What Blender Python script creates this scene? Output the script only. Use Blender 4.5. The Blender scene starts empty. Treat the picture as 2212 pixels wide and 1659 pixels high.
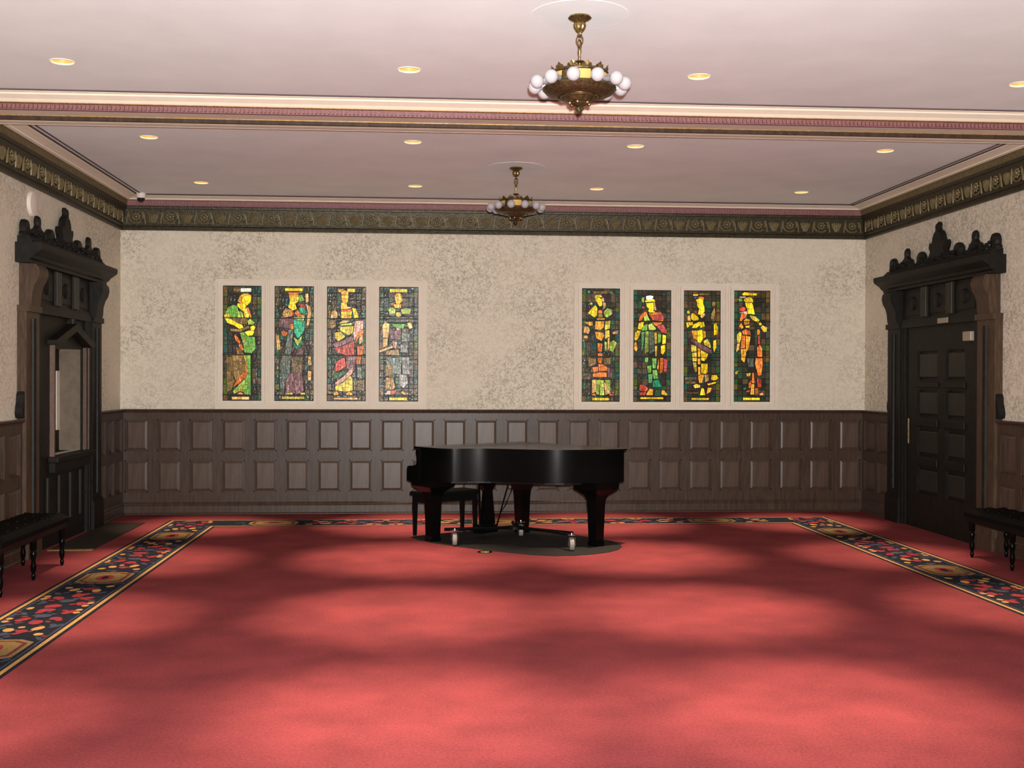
import bpy, bmesh, math, random
from mathutils import Vector, Matrix
R=math.radians; PI=math.pi
random.seed(7)
S=bpy.context.scene
COL=S.collection
# ------------------------------------------------------------------ room size
XL,XR,D,ZC=-3.752,5.684,14.607,3.913
YN=-2.2                                   # rear left open so the added world fill can enter
# ------------------------------------------------------------------ camera
cd=bpy.data.cameras.new('camera'); cam=bpy.data.objects.new('camera',cd); COL.objects.link(cam)
f,yaw,pitch,roll=2499.04,0.0751,-0.0052,-0.0036
cd.sensor_fit='HORIZONTAL'; cd.sensor_width=36; cd.lens=36*f/2212; cd.clip_start=.05; cd.clip_end=100
right=Vector((math.cos(yaw),-math.sin(yaw),0)); fw0=Vector((math.sin(yaw),math.cos(yaw),0))
fwd=fw0*math.cos(pitch)+Vector((0,0,1))*math.sin(pitch); up=right.cross(fwd)
r2=right*math.cos(roll)-up*math.sin(roll)*-1*-1; u2=up*math.cos(roll)+right*math.sin(roll)
M=Matrix((r2,u2,-fwd)).transposed().to_4x4(); M.translation=Vector((0,0,1.7)); cam.matrix_world=M
S.camera=cam
# ------------------------------------------------------------------ world, lights, exposure
W=bpy.data.worlds.new('world'); S.world=W; W.use_nodes=True
bg=W.node_tree.nodes['Background']; bg.inputs[0].default_value=(.95,.95,1.0,1); bg.inputs[1].default_value=.56  # added even fill, entering through the open rear of the room
S.view_settings.view_transform='Standard'; S.view_settings.look='None'; S.view_settings.gamma=1
S.view_settings.use_curve_mapping=False; S.view_settings.exposure=0.28
FLASH=4300; SPOT=1150
def lamp(name,kind,loc,power,col,size=.03,**k):
    d=bpy.data.lights.new(name,kind); d.energy=power; d.color=col
    if kind=='SPOT':
        d.spot_size=k['ang']; d.spot_blend=k['blend']
    d.shadow_soft_size=size
    o=bpy.data.objects.new(name,d); o.location=loc; COL.objects.link(o); return o
fl_=lamp('camera_flash','SPOT',(.03,-.02,1.80),FLASH,(1,.97,.93),.03,ang=R(108),blend=1.0); fl_.rotation_euler=(R(98),0,-yaw)
LX=[-2.55,-.12,1.995,4.44]; LY=[5.85,8.36,10.92,13.42]
for y in LY:
    for x in LX:
        side_=x in (LX[0],LX[3])
        lamp('downlight_beam','SPOT',(x,y,ZC-.03),SPOT*(.72 if side_ else 1.0),(1,.80,.60),.05,ang=R(33 if side_ else 38),blend=1.0)
# ------------------------------------------------------------------ materials
def srgb(*c):
    return tuple((v/255/12.92 if v<=10 else ((v/255+.055)/1.055)**2.4) for v in c)
def mat(name,col,rough=.6,metal=0,var=.0,scale=20,bump=0,bscale=60,stretch=None,col2=None,spec=.5,emit=None,estr=0,coat=0):
    m=bpy.data.materials.new(name); m.use_nodes=True; nt=m.node_tree; N=nt.nodes; L=nt.links; b=N['Principled BSDF']
    b.inputs['Base Color'].default_value=(*col,1); b.inputs['Roughness'].default_value=rough; b.inputs['Metallic'].default_value=metal
    b.inputs['Specular IOR Level'].default_value=spec; b.inputs['Coat Weight'].default_value=coat; b.inputs['Coat Roughness'].default_value=.08
    if var or bump:
        tc=N.new('ShaderNodeTexCoord'); mp=N.new('ShaderNodeMapping'); L.new(tc.outputs['Object'],mp.inputs[0])
        if stretch: mp.inputs['Scale'].default_value=stretch
    if var:
        n=N.new('ShaderNodeTexNoise'); n.inputs['Scale'].default_value=scale; n.inputs['Detail'].default_value=5; L.new(mp.outputs[0],n.inputs[0])
        r=N.new('ShaderNodeValToRGB'); r.color_ramp.elements[0].position=.3; r.color_ramp.elements[1].position=.7
        c2=col2 or tuple(c*(1-var) for c in col)
        r.color_ramp.elements[0].color=(*c2,1); r.color_ramp.elements[1].color=(*[min(1,c*(1+(0 if col2 else var))) for c in col],1)
        L.new(n.outputs[0],r.inputs[0]); L.new(r.outputs[0],b.inputs['Base Color'])
        if emit: L.new(r.outputs[0],b.inputs['Emission Color'])
    elif emit: b.inputs['Emission Color'].default_value=(*emit,1)
    if emit: b.inputs['Emission Strength'].default_value=estr
    if bump:
        n2=N.new('ShaderNodeTexNoise'); n2.inputs['Scale'].default_value=bscale; n2.inputs['Detail'].default_value=4; L.new(mp.outputs[0],n2.inputs[0])
        bp=N.new('ShaderNodeBump'); bp.inputs['Strength'].default_value=bump; bp.inputs['Distance'].default_value=.01
        L.new(n2.outputs[0],bp.inputs['Height']); L.new(bp.outputs[0],b.inputs['Normal'])
    return m
WOOD=mat('dark_oak',(.050,.030,.020),.38,var=.35,scale=6,stretch=(6,6,.7),bump=.08,bscale=30,spec=.25)
WOODP=mat('panel_oak',(.068,.042,.028),.37,var=.25,scale=5,stretch=(6,6,.7),bump=.08,bscale=30,spec=.34)
BROWN=mat('flash_lit_brown_oak',(.060,.036,.022),.5,var=.4,scale=9,stretch=(6,6,.8),spec=.25)  # near pilaster brown with the flash's brightening painted into the colour
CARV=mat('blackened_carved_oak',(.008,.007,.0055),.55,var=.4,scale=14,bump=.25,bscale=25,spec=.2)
DOORP=mat('black_oak_door_panel',(.018,.016,.012),.45,var=.3,scale=6,stretch=(6,6,.7),bump=.05,bscale=30,spec=.2)
BRONZ=mat('bronzed_cornice',(.058,.047,.024),.45,metal=.5,var=.5,scale=25,bump=.4,bscale=40,col2=(.025,.021,.011))
BRONZP=mat('bronzed_moulding',(.15,.115,.052),.55,metal=.3,var=.3,scale=30)
GOLD=mat('dull_gilding',(.42,.26,.10),.4,metal=.6,var=.3,scale=40)
MAUVE=mat('mauve_paint',(.21,.085,.088),.6,var=.2,scale=30)
CREAM=mat('cream_gloss_paint',(.86,.76,.62),.45,var=.03,scale=8)
CREAM2=mat('cream_flat_paint',(.68,.60,.49),.7,var=.05,scale=8)
CEIL=mat('ceiling_paint',(.84,.865,.88),.9,var=.04,scale=2)
GROOVE=mat('grey_purple_groove',(.10,.07,.075),.8)
BLACK=mat('black_piano_lacquer',(.002,.002,.002),.19,spec=.12)
BLACK2=mat('black_satin_wood',(.004,.004,.004),.35,spec=.12)
LEATH=mat('black_leather',(.006,.0055,.005),.45,bump=.2,bscale=80,spec=.01)
BRASS=mat('aged_brass',(.40,.27,.10),.32,metal=.9,var=.45,scale=60,col2=(.10,.07,.03))
BRASSD=mat('dark_brass',(.12,.085,.04),.4,metal=.8,var=.5,scale=50,bump=.3,bscale=60)
AMBER=mat('gold_fabric_panel',(.75,.45,.14),.35,metal=.5)
GLOBE=mat('white_glass_globe',(.36,.34,.355),.10,spec=.5)
SOCK=mat('silvered_socket',(.62,.66,.72),.18,metal=.7)
CHROME=mat('chrome',(.8,.8,.8),.15,metal=1)
WHEEL=mat('pale_rubber_wheel',(.20,.19,.165),.6)
WHITE=mat('white_plastic',(.70,.62,.55),.5)
DOME=mat('smoked_dome',(.01,.01,.012),.08,spec=.7)
TAN=mat('tan_limestone',(.145,.115,.08),.8,var=.15,scale=12)
PINKW=mat('reddish_moulding',(.125,.072,.05),.45,var=.2,scale=20)
LEAD=mat('lead_came',(.010,.009,.008),.5,spec=.2)
REFL=mat('reflector_bulb_glow',(.50,.26,.08),.5,emit=(1,.40,.10),estr=.42)  # glow put into the reflector, standing in for bulb light on it
LAMPE=mat('lamp_glow',(1,.8,.5),.5,emit=(1,.62,.18),estr=1.0)
NAVY=mat('navy_wool',(.015,.016,.021),.95,var=.4,scale=40,spec=.03)
GOLDW=mat('gold_wool',(.38,.21,.075),.95,var=.25,scale=60,spec=.03)
OLIVEW=mat('olive_wool',(.20,.13,.05),.95,var=.25,scale=60,spec=.03)
REDW=mat('crimson_wool',(.22,.03,.036),.95,var=.3,scale=50,spec=.03)
DREDW=mat('maroon_wool',(.12,.03,.03),.95,var=.3,scale=50,spec=.03)
BLUEW=mat('slate_wool',(.045,.052,.075),.95,var=.3,scale=50,spec=.03)
MATD=mat('charcoal_sheet',(.022,.019,.017),.95,var=.3,scale=50,spec=.1)
MATM=mat('charcoal_mat',(.036,.029,.024),.95,var=.3,scale=60,spec=.03)
SIGN=mat('tan_sign',(.30,.25,.18),.5)
def plaster():
    m=mat('rough_plaster',(.55,.45,.34),.85,spec=.2); nt=m.node_tree; N=nt.nodes; L=nt.links; b=N['Principled BSDF']
    tc=N.new('ShaderNodeTexCoord')
    def noise(sc,de,ro,di):
        n=N.new('ShaderNodeTexNoise'); n.inputs['Scale'].default_value=sc; n.inputs['Detail'].default_value=de; n.inputs['Roughness'].default_value=ro; n.inputs['Distortion'].default_value=di
        L.new(tc.outputs['Object'],n.inputs[0]); return n
    def mrange(src,a,b_,c,d):
        r=N.new('ShaderNodeMapRange'); 
        for k,v in zip((1,2,3,4),(a,b_,c,d)): r.inputs[k].default_value=v
        L.new(src,r.inputs[0]); return r.outputs[0]
    def math_(op,x,y):
        n=N.new('ShaderNodeMath'); n.operation=op
        for k,v in ((0,x),(1,y)):
            if isinstance(v,(int,float)): n.inputs[k].default_value=v
            elif v is not None: L.new(v,n.inputs[k])
        return n.outputs[0]
    n1=noise(14,7,.75,2.0); n2=noise(1.1,3,.5,.0); n3=noise(24,4,.7,.6); n4=noise(.35,2,.5,0)
    crack=mrange(math_('ABSOLUTE',math_('SUBTRACT',n1.outputs[0],.5),0.),.0,.050,1,0)      # short broken scratches
    gate=mrange(n3.outputs[0],.43,.53,0,1)                                                    # broken up
    patch=mrange(math_('ADD',n2.outputs[0],math_('MULTIPLY',math_('SUBTRACT',n4.outputs[0],.5),.4)),.38,.60,.30,1.0)
    f_=math_('MULTIPLY',math_('MULTIPLY',crack,gate),patch)
    mx=N.new('ShaderNodeMix'); mx.data_type='RGBA'; mx.inputs[6].default_value=(.69,.62,.50,1); mx.inputs[7].default_value=(.17,.155,.105,1)
    L.new(f_,mx.inputs[0]); L.new(mx.outputs[2],b.inputs['Base Color'])
    bp=N.new('ShaderNodeBump'); bp.inputs['Strength'].default_value=.45; bp.inputs['Distance'].default_value=.02
    L.new(n1.outputs[0],bp.inputs['Height']); L.new(bp.outputs[0],b.inputs['Normal'])
    return m
PLAST=plaster()
def carpet():
    m=mat('red_carpet',(.5,.1,.09),.95,spec=.1); nt=m.node_tree; N=nt.nodes; L=nt.links; b=N['Principled BSDF']
    tc=N.new('ShaderNodeTexCoord')
    n1=N.new('ShaderNodeTexNoise'); n1.inputs['Scale'].default_value=70; n1.inputs['Detail'].default_value=3
    n2=N.new('ShaderNodeTexNoise'); n2.inputs['Scale'].default_value=2.2; n2.inputs['Detail'].default_value=6
    ad=N.new('ShaderNodeMath'); ad.operation='ADD'
    for n in (n1,n2): L.new(tc.outputs['Object'],n.inputs[0])
    L.new(n1.outputs[0],ad.inputs[0]); L.new(n2.outputs[0],ad.inputs[1])
    r=N.new('ShaderNodeValToRGB'); r.color_ramp.elements[0].position=.36; r.color_ramp.elements[1].position=.64
    h=N.new('ShaderNodeMath'); h.operation='MULTIPLY'; h.inputs[1].default_value=.5; L.new(ad.outputs[0],h.inputs[0]); L.new(h.outputs[0],r.inputs[0])
    r.color_ramp.elements[0].color=(.135,.025,.027,1); r.color_ramp.elements[1].color=(.24,.042,.044,1)
    L.new(r.outputs[0],b.inputs['Base Color'])
    bp=N.new('ShaderNodeBump'); bp.inputs['Strength'].default_value=.6; bp.inputs['Distance'].default_value=.006
    L.new(n1.outputs[0],bp.inputs['Height']); L.new(bp.outputs[0],b.inputs['Normal'])
    return m
CARPET=carpet()
# ------------------------------------------------------------------ mesh helpers
class MB:
    def __init__(s): s.v=[]; s.f=[]; s.mi=[]; s.cur=0
    def add(s,vs,fs):
        n=len(s.v); s.v+= [Vector(p) for p in vs]; s.f+=[tuple(i+n for i in q) for q in fs]; s.mi+=[s.cur]*len(fs); return s
    def box(s,a,b,c=0):
        x0,x1=sorted((a[0],b[0])); y0,y1=sorted((a[1],b[1])); z0,z1=sorted((a[2],b[2]))
        if c==0:
            return s.add([(x0,y0,z0),(x1,y0,z0),(x1,y1,z0),(x0,y1,z0),(x0,y0,z1),(x1,y0,z1),(x1,y1,z1),(x0,y1,z1)],
              [(0,3,2,1),(4,5,6,7),(0,1,5,4),(1,2,6,5),(2,3,7,6),(3,0,4,7)])
        bm=bmesh.new(); bmesh.ops.create_cube(bm,size=1)
        for v in bm.verts: v.co=Vector(((x0+x1)/2+v.co.x*(x1-x0),(y0+y1)/2+v.co.y*(y1-y0),(z0+z1)/2+v.co.z*(z1-z0)))
        bmesh.ops.bevel(bm,geom=bm.edges[:],offset=c,segments=2,affect='EDGES',profile=.5)
        bm.verts.index_update(); s.add([v.co.copy() for v in bm.verts],[tuple(v.index for v in q.verts) for q in bm.faces]); bm.free(); return s
    def prism(s,poly,fn,d0,d1,capf=True,capb=True):
        """poly in (a,b); fn(a,b,d) -> point"""
        n=len(poly); vs=[fn(a,b,d0) for a,b in poly]+[fn(a,b,d1) for a,b in poly]
        fs=[(i,(i+1)%n,(i+1)%n+n,i+n) for i in range(n)]
        if capf: fs.append(tuple(range(n))[::-1])
        if capb: fs.append(tuple(range(n,2*n)))
        return s.add(vs,fs)
    def lathe(s,prof,c=(0,0,0),seg=24,axis='z',flute=0,nf=12,caps=True):
        vs=[];fs=[]
        for k,(r,z) in enumerate(prof):
            for i in range(seg):
                a=2*PI*i/seg; rr=r*(1+flute*math.cos(nf*a)) if flute else r
                x,y=rr*math.cos(a),rr*math.sin(a)
                p=(x,y,z) if axis=='z' else ((z,x,y) if axis=='x' else (x,z,y))
                vs.append((c[0]+p[0],c[1]+p[1],c[2]+p[2]))
        for k in range(len(prof)-1):
            for i in range(seg):
                j=(i+1)%seg; fs.append((k*seg+i,k*seg+j,(k+1)*seg+j,(k+1)*seg+i))
        if caps: fs.append(tuple(range(seg))[::-1]); fs.append(tuple((len(prof)-1)*seg+i for i in range(seg)))
        return s.add(vs,fs)
    def ball(s,c,r,seg=16,rings=10):
        rr=r if isinstance(r,(tuple,list)) else (r,r,r)
        pr=[(math.sin(PI*k/rings)+1e-4,-math.cos(PI*k/rings)) for k in range(rings+1)]
        n=len(s.v); s.lathe(pr,(0,0,0),seg)
        for i in range(n,len(s.v)): v=s.v[i]; s.v[i]=Vector((c[0]+v.x*rr[0],c[1]+v.y*rr[1],c[2]+v.z*rr[2]))
        return s
    def tube(s,pts,r,seg=8,closed=False):
        pts=[Vector(p) for p in pts]; n=len(pts); rs=r if isinstance(r,(list,tuple)) else [r]*n; vs=[];fs=[]
        for i,p in enumerate(pts):
            a=pts[(i-1)%n] if (i or closed) else p; b=pts[(i+1)%n] if (i<n-1 or closed) else p
            t=(b-a).normalized(); ref=Vector((0,0,1)) if abs(t.z)<.9 else Vector((1,0,0)); u=t.cross(ref).normalized(); w=t.cross(u)
            for k in range(seg): q=2*PI*k/seg; vs.append(p+(u*math.cos(q)+w*math.sin(q))*rs[i])
        for i in range(n if closed else n-1):
            for k in range(seg): j=(k+1)%seg; a=i*seg; b=((i+1)%n)*seg; fs.append((a+k,a+j,b+j,b+k))
        if not closed: fs.append(tuple(range(seg))[::-1]); fs.append(tuple((n-1)*seg+k for k in range(seg)))
        return s.add(vs,fs)
    def xform(s,M):
        s.v=[M@v for v in s.v]; return s
    def build(s,name,m,parent=None,smooth=False,loc=None):
        """vertices are world coordinates; object origin = parent's origin (or loc)"""
        o=Vector(loc) if loc is not None else Vector((0,0,0)); base=Vector((0,0,0))
        if parent is not None:
            p=parent
            while p is not None: base+=p.location; p=p.parent
            if loc is None: o=base.copy()
        me=bpy.data.meshes.new(name); me.from_pydata([tuple(v-o) for v in s.v],[],s.f)
        ms=m if isinstance(m,(list,tuple)) else [m]
        for q in ms: me.materials.append(q)
        if len(ms)>1: me.polygons.foreach_set('material_index',s.mi)
        bm=bmesh.new(); bm.from_mesh(me); bmesh.ops.recalc_face_normals(bm,faces=bm.faces[:]); bm.to_mesh(me); bm.free()
        if smooth:
            me.polygons.foreach_set('use_smooth',[True]*len(me.polygons))
            try: me.set_sharp_from_angle(angle=R(35))
            except Exception: pass
        ob=bpy.data.objects.new(name,me); COL.objects.link(ob)
        if parent is not None: ob.parent=parent; ob.location=o-base
        else: ob.location=o
        return ob
def tag(o,label=None,cat=None,group=None,kind=None):
    if label: o['label']=label
    if cat: o['category']=cat
    if group: o['group']=group
    if kind: o['kind']=kind
    return o
def empty(name,loc,rz=0):
    o=bpy.data.objects.new(name,None); o.location=loc; o.rotation_euler=(0,0,rz); o.empty_display_size=.1; COL.objects.link(o); return o
def inst(me_ob,name,loc,parent,rot=(0,0,0)):
    c=me_ob.copy(); c.name=name; COL.objects.link(c); c.parent=parent; c.location=loc; c.rotation_euler=rot; return c
def copy_tree(o,parent=None):
    c=o.copy(); COL.objects.link(c)
    if parent is not None: c.parent=parent
    for ch in list(o.children): copy_tree(ch,c)
    return c
# ------------------------------------------------------------------ floor and carpet
fl=MB().box((XL-.6,YN,-.06),(XR+.3,D+.2,0)).build('floor',CARPET); tag(fl,'red wall to wall carpet with a patterned border','floor',kind='structure')
RX0,RX1,RY1=-3.0,4.93,13.95; BW=.63
RYS=YN+.1
bd=MB()
BM_=[NAVY,GOLDW,OLIVEW,REDW,DREDW,BLUEW]
def flat(pts,mi,z):
    bd.cur=mi; bd.add([(x,y,z) for x,y in pts],[tuple(range(len(pts)))])
# three legs of the border with mitred corners: (origin, along, across(outward), length)
def leg(o,al,ac,L,m0,m1,phase):
    P=lambda t,w:(o[0]+al[0]*t+ac[0]*w,o[1]+al[1]*t+ac[1]*w)
    def strip(w0,w1,mi,z):
        flat([P(-w0*m0,w0),P(L+w0*m1,w0),P(L+w1*m1,w1),P(-w1*m0,w1)],mi,z)
    strip(0,BW,0,.0012); strip(.028,.058,1,.0024); strip(BW-.058,BW-.028,1,.0024)
    strip(.075,.090,5,.0024); strip(BW-.090,BW-.075,5,.0024)
    per=2.59; rnd=random.Random(3)
    def ell(t,w,a,b,mi,z,rot=0):
        pts=[]
        for i in range(10):
            q=2*PI*i/10; x,y=a*math.cos(q),b*math.sin(q); pts.append((t+x*math.cos(rot)-y*math.sin(rot),w+x*math.sin(rot)+y*math.cos(rot)))
        flat([P(*p) for p in pts],mi,z)
    def hexa(t,k,mi,z):
        q=[(-.28,-.10),(-.2,-.2),(.2,-.2),(.28,-.10),(.28,.10),(.2,.2),(-.2,.2),(-.28,.10)]
        flat([P(t+a*k,BW/2+b*k) for a,b in q],mi,z)
    k0=math.ceil((0-phase)/per)-1
    for k in range(k0,int(L/per)+2):
        c=phase+k*per
        def ok(t): return (.2 if m0 else .0)<t<(L-.2 if m0 else L+BW-.12)
        if ok(c) and c<L-.2:
            hexa(c,1.0,2,.0024); hexa(c,.86,4,.0032); hexa(c,.74,2,.0040); ell(c,BW/2,.13,.07,3,.0048); ell(c,BW/2,.07,.03,0,.0054)
        for sg in (-1,1):
            for (t,w,a,b,mi,ro) in [(.42,.16,.07,.04,1,.2),(.47,.47,.07,.04,1,-.3),(.56,.40,.10,.045,1,.2),(.60,.22,.11,.045,1,-.2),(.52,.30,.09,.05,3,.4),
                    (.70,.15,.08,.03,5,.5),(.72,.48,.10,.03,5,-.5),(.80,.30,.12,.06,3,.1),(.92,.20,.10,.05,3,.6),(.90,.42,.11,.05,3,-.5),(.84,.52,.06,.03,1,.1),(.93,.52,.06,.03,1,.1),
                    (1.02,.32,.10,.07,5,.3),(1.10,.48,.09,.03,5,.4),(1.14,.18,.12,.05,3,-.3),(1.12,.12,.06,.032,1,.1),(1.22,.13,.06,.032,1,.1),(1.22,.36,.10,.08,3,.2),(1.28,.50,.05,.03,1,0),
                    (.36,.34,.05,.03,5,0),(.64,.34,.05,.03,1,0),(1.0,.44,.05,.03,4,0),(.30,.12,.08,.02,5,.6),(.30,.52,.08,.02,5,-.6)]:
                t2=c+sg*t
                if ok(t2):
                    ell(t2,w,a*.62,b*.8,mi,.0040+rnd.random()*.0006,ro*sg)
                    if mi in (3,5):
                        for _ in range(3): ell(t2+rnd.uniform(-.09,.09),min(.54,max(.10,w+rnd.uniform(-.08,.08))),rnd.uniform(.02,.045),rnd.uniform(.012,.028),rnd.choice([mi,mi,4,5]),.0036+rnd.random()*.0008,rnd.uniform(-1,1))
leg((RX0+BW,RYS),(0,1),(-1,0),RY1-BW-RYS,0,1,12.57-RYS-2.59*6)
leg((RX1-BW,RYS),(0,1),(1,0),RY1-BW-RYS,0,1,12.57-RYS-2.59*6)
leg((RX0+BW,RY1-BW),(1,0),(0,1),RX1-RX0-2*BW,1,1,.62)
ob=bd.build('carpet_border',BM_,fl); ob['label']='navy, gold and crimson woven border of the carpet'
# ------------------------------------------------------------------ ceiling with holes for the downlights
def holed_ceiling():
    b=MB(); xs=[XL-.05]; ys=[YN]; h=.14
    for x in LX: xs+=[x-h,x+h]
    for y in LY: ys+=[y-h,y+h]
    xs.append(XR+.05); ys.append(D+.05)
    for i in range(len(xs)-1):
        for j in range(len(ys)-1):
            x0,x1,y0,y1=xs[i],xs[i+1],ys[j],ys[j+1]
            if i%2 and j%2:
                cx,cy=(x0+x1)/2,(y0+y1)/2; n=24; o=[];q=[]
                for k in range(n):
                    a=2*PI*(k+.5)/n; c,s_=math.cos(a),math.sin(a); m=max(abs(c),abs(s_)); o.append((cx+h*c/m,cy+h*s_/m,ZC)); q.append((cx+.082*c,cy+.082*s_,ZC))
                b.add(o+q,[(k,(k+1)%n,(k+1)%n+n,k+n) for k in range(n)])
                cor=[(x1,y1),(x0,y1),(x0,y0),(x1,y0)]
                for t,(X,Y) in enumerate(cor):
                    # corner filler triangle
                    k=[2,8,14,20][t]; b.add([o[k],(X,Y,ZC),o[k+1]],[(0,1,2)])
            else: b.add([(x0,y0,ZC),(x1,y0,ZC),(x1,y1,ZC),(x0,y1,ZC)],[(0,1,2,3)])
    return b
ce=holed_ceiling().build('ceiling',CEIL); tag(ce,'flat cream ceiling with round recessed lights','ceiling',kind='structure')
MB().box((XL-.6,YN,ZC+.16),(XR+.3,D+.2,ZC+.2)).build('slab',CEIL,ce)
# ------------------------------------------------------------------ walls
wb=MB().box((XL-.6,D,0),(XR+.3,D+.2,ZC)).build('wall_back',PLAST); tag(wb,'rough cream plaster back wall above dark panelling','wall',kind='structure')
NY0,NY1,NZ0,NZ1=11.90,12.95,.90,1.99      # niche in the left door
w=MB()
for a,b in (((YN,0),(NY0,ZC)),((NY1,0),(D,ZC)),((NY0,0),(NY1,NZ0)),((NY0,NZ1),(NY1,ZC))): w.box((XL-.10,a[0],a[1]),(XL,b[0],b[1]))
wl=w.build('wall_left',PLAST); tag(wl,'rough cream plaster wall on the left','wall',kind='structure')
wr=MB().box((XR,YN,0),(XR+.1,D,ZC)).build('wall_right',PLAST); tag(wr,'rough cream plaster wall on the right','wall',kind='structure')
# ------------------------------------------------------------------ wainscot
ZR=1.30
RZ=[.275,.668,.780,1.175]                 # panel rows
def raised_panel(w,h):
    b=MB(); t=.022; e=.018
    b.add([(-w/2,0,-h/2),(w/2,0,-h/2),(w/2,0,h/2),(-w/2,0,h/2),(-w/2+e,-.004,-h/2+e),(w/2-e,-.004,-h/2+e),(w/2-e,-.004,h/2-e),(-w/2+e,-.004,h/2-e),
           (-w/2+e+t,-.012,-h/2+e+t),(w/2-e-t,-.012,-h/2+e+t),(w/2-e-t,-.012,h/2-e-t),(-w/2+e+t,-.012,h/2-e-t)],
          [(0,1,5,4),(1,2,6,5),(2,3,7,6),(3,0,4,7),(4,5,9,8),(5,6,10,9),(6,7,11,10),(7,4,8,11),(8,9,10,11)])
    return b
def wainscot(wall,fn,a0,a1,n,rotz,proto):
    """fn(a,z,s)->world, s = distance off the wall; n columns between a0 and a1"""
    per=(a1-a0)/n; st=.055; b=MB()
    def bx(p,q,z0,z1,s0,s1): b.box(fn(p,z0,s0),fn(q,z1,s1))
    bx(a0,a1,.11,RZ[0],.0,.05); bx(a0,a1,RZ[1],RZ[2],.0,.05); bx(a0,a1,RZ[3],ZR-.035,.0,.05)
    for i in range(n+1):
        c=a0+per*i; bx(max(a0,c-st),min(a1,c+st),RZ[0],RZ[1],0,.05); bx(max(a0,c-st),min(a1,c+st),RZ[2],RZ[3],0,.05)
    b.build('panelling_frame',WOOD,wall)
    # bead mouldings around each opening, bright lower ledges
    m=MB()
    for i in range(n):
        x0=a0+per*i+st; x1=x0+per-2*st
        for z0,z1 in ((RZ[0],RZ[1]),(RZ[2],RZ[3])):
            for (p,q,u,v) in ((x0,x1,z0,z0+.012),(x0,x1,z1-.012,z1),(x0,x0+.012,z0,z1),(x1-.012,x1,z0,z1)): m.box(fn(p,u,.0),fn(q,v,.040))
    m.build('panel_beading',WOOD,wall)
    for i in range(n):
        for z0,z1 in ((RZ[0],RZ[1]),(RZ[2],RZ[3])):
            c=fn(a0+per*(i+.5),(z0+z1)/2,.018)
            inst(proto,'panel',c,wall,(0,0,rotz))
W1=(XR-XL-.02)/24
pb=raised_panel(W1-.11,RZ[1]-RZ[0]).build('panel',WOODP,wb)
fb=lambda a,z,s:(a,D-s,z)
wainscot(wb,fb,XL+.01,XR-.01,24,0,pb)
bpy.data.objects.remove(pb)
PL=(10.98,13.47); PR=(11.02,13.66)        # portal extents on the left and right walls
fL=lambda a,z,s:(XL+s,a,z); fR=lambda a,z,s:(XR-s,a,z)
for wall,fn,segs,rz in ((wl,fL,((5.0,PL[0],15),(PL[1],D-.05,3)),R(90)),(wr,fR,((5.0,PR[0],15),(PR[1],D-.05,2)),R(-90))):
    for a0,a1,n in segs:
        p=raised_panel((a1-a0)/n-.11,RZ[1]-RZ[0]).build('panel',WOODP,wall)
        wainscot(wall,fn,a0,a1,n,rz,p); bpy.data.objects.remove(p)
def sweep(prof,segs,corner=True):
    """profile [(s,z)] run along the three walls with mitred corners; s=distance off wall. segs subset 'LBR'"""
    b=MB(); n=len(prof)
    rings=[]
    def ring(kind):
        if kind=='L0': return [(XL+s,segs.get('L0',YN),z) for s,z in prof]
        if kind=='LB': return [(XL+s,D-s,z) for s,z in prof]
        if kind=='BR': return [(XR-s,D-s,z) for s,z in prof]
        if kind=='R0': return [(XR-s,segs.get('R0',YN),z) for s,z in prof]
    for A,B in segs['run']:
        a,c=ring(A),ring(B); b.add(a+c,[(i,i+1,i+1+n,i+n) for i in range(n-1)]+[tuple(range(n))[::-1],tuple(range(n,2*n))])
    return b
def straight(prof,fn,a0,a1):
    b=MB(); n=len(prof); a=[fn(a0,z,s) for s,z in prof]; c=[fn(a1,z,s) for s,z in prof]
    b.add(a+c,[(i,i+1,i+1+n,i+n) for i in range(n-1)]+[(n-1,0,n,2*n-1),tuple(range(n))[::-1],tuple(range(n,2*n))]); return b
rail=[(0,ZR-.045),(.055,ZR-.045),(.060,ZR-.03),(.075,ZR-.022),(.080,ZR-.006),(.075,ZR),(0,ZR)]
base=[(0,0),(.085,0),(.085,.012),(.072,.022),(.070,.105),(.062,.118),(.064,.135),(.052,.150),(.0,.150)]
tn=[0]
def trim(b,label,mt,cat='moulding'):
    tn[0]+=1; o=b.build('trim_%d'%tn[0],mt,smooth=False); return tag(o,label,cat,kind='structure')
trim(straight(rail,fb,XL+.002,XR-.002),'black rail capping the panelling of the back wall',WOOD)
tag(straight(base,fb,XL+.002,XR-.002).build('baseboard_back',WOOD),'dark oak baseboard along the back wall','baseboard',kind='structure')
for nm,fn,PP in (('left',fL,PL),('right',fR,PR)):
    o=straight(rail,fn,5.0,PP[0]-.005).add(*(lambda q:(q.v,q.f))(straight(rail,fn,PP[1]+.005,D-.082)))
    trim(o,'black rail capping the panelling of the %s wall'%nm,WOOD)
    o=straight(base,fn,5.0,PP[0]-.005).add(*(lambda q:(q.v,q.f))(straight(base,fn,PP[1]+.005,D-.087)))
    tag(o.build('baseboard_'+nm,WOOD),'dark oak baseboard along the %s wall'%nm,'baseboard',kind='structure')
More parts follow.
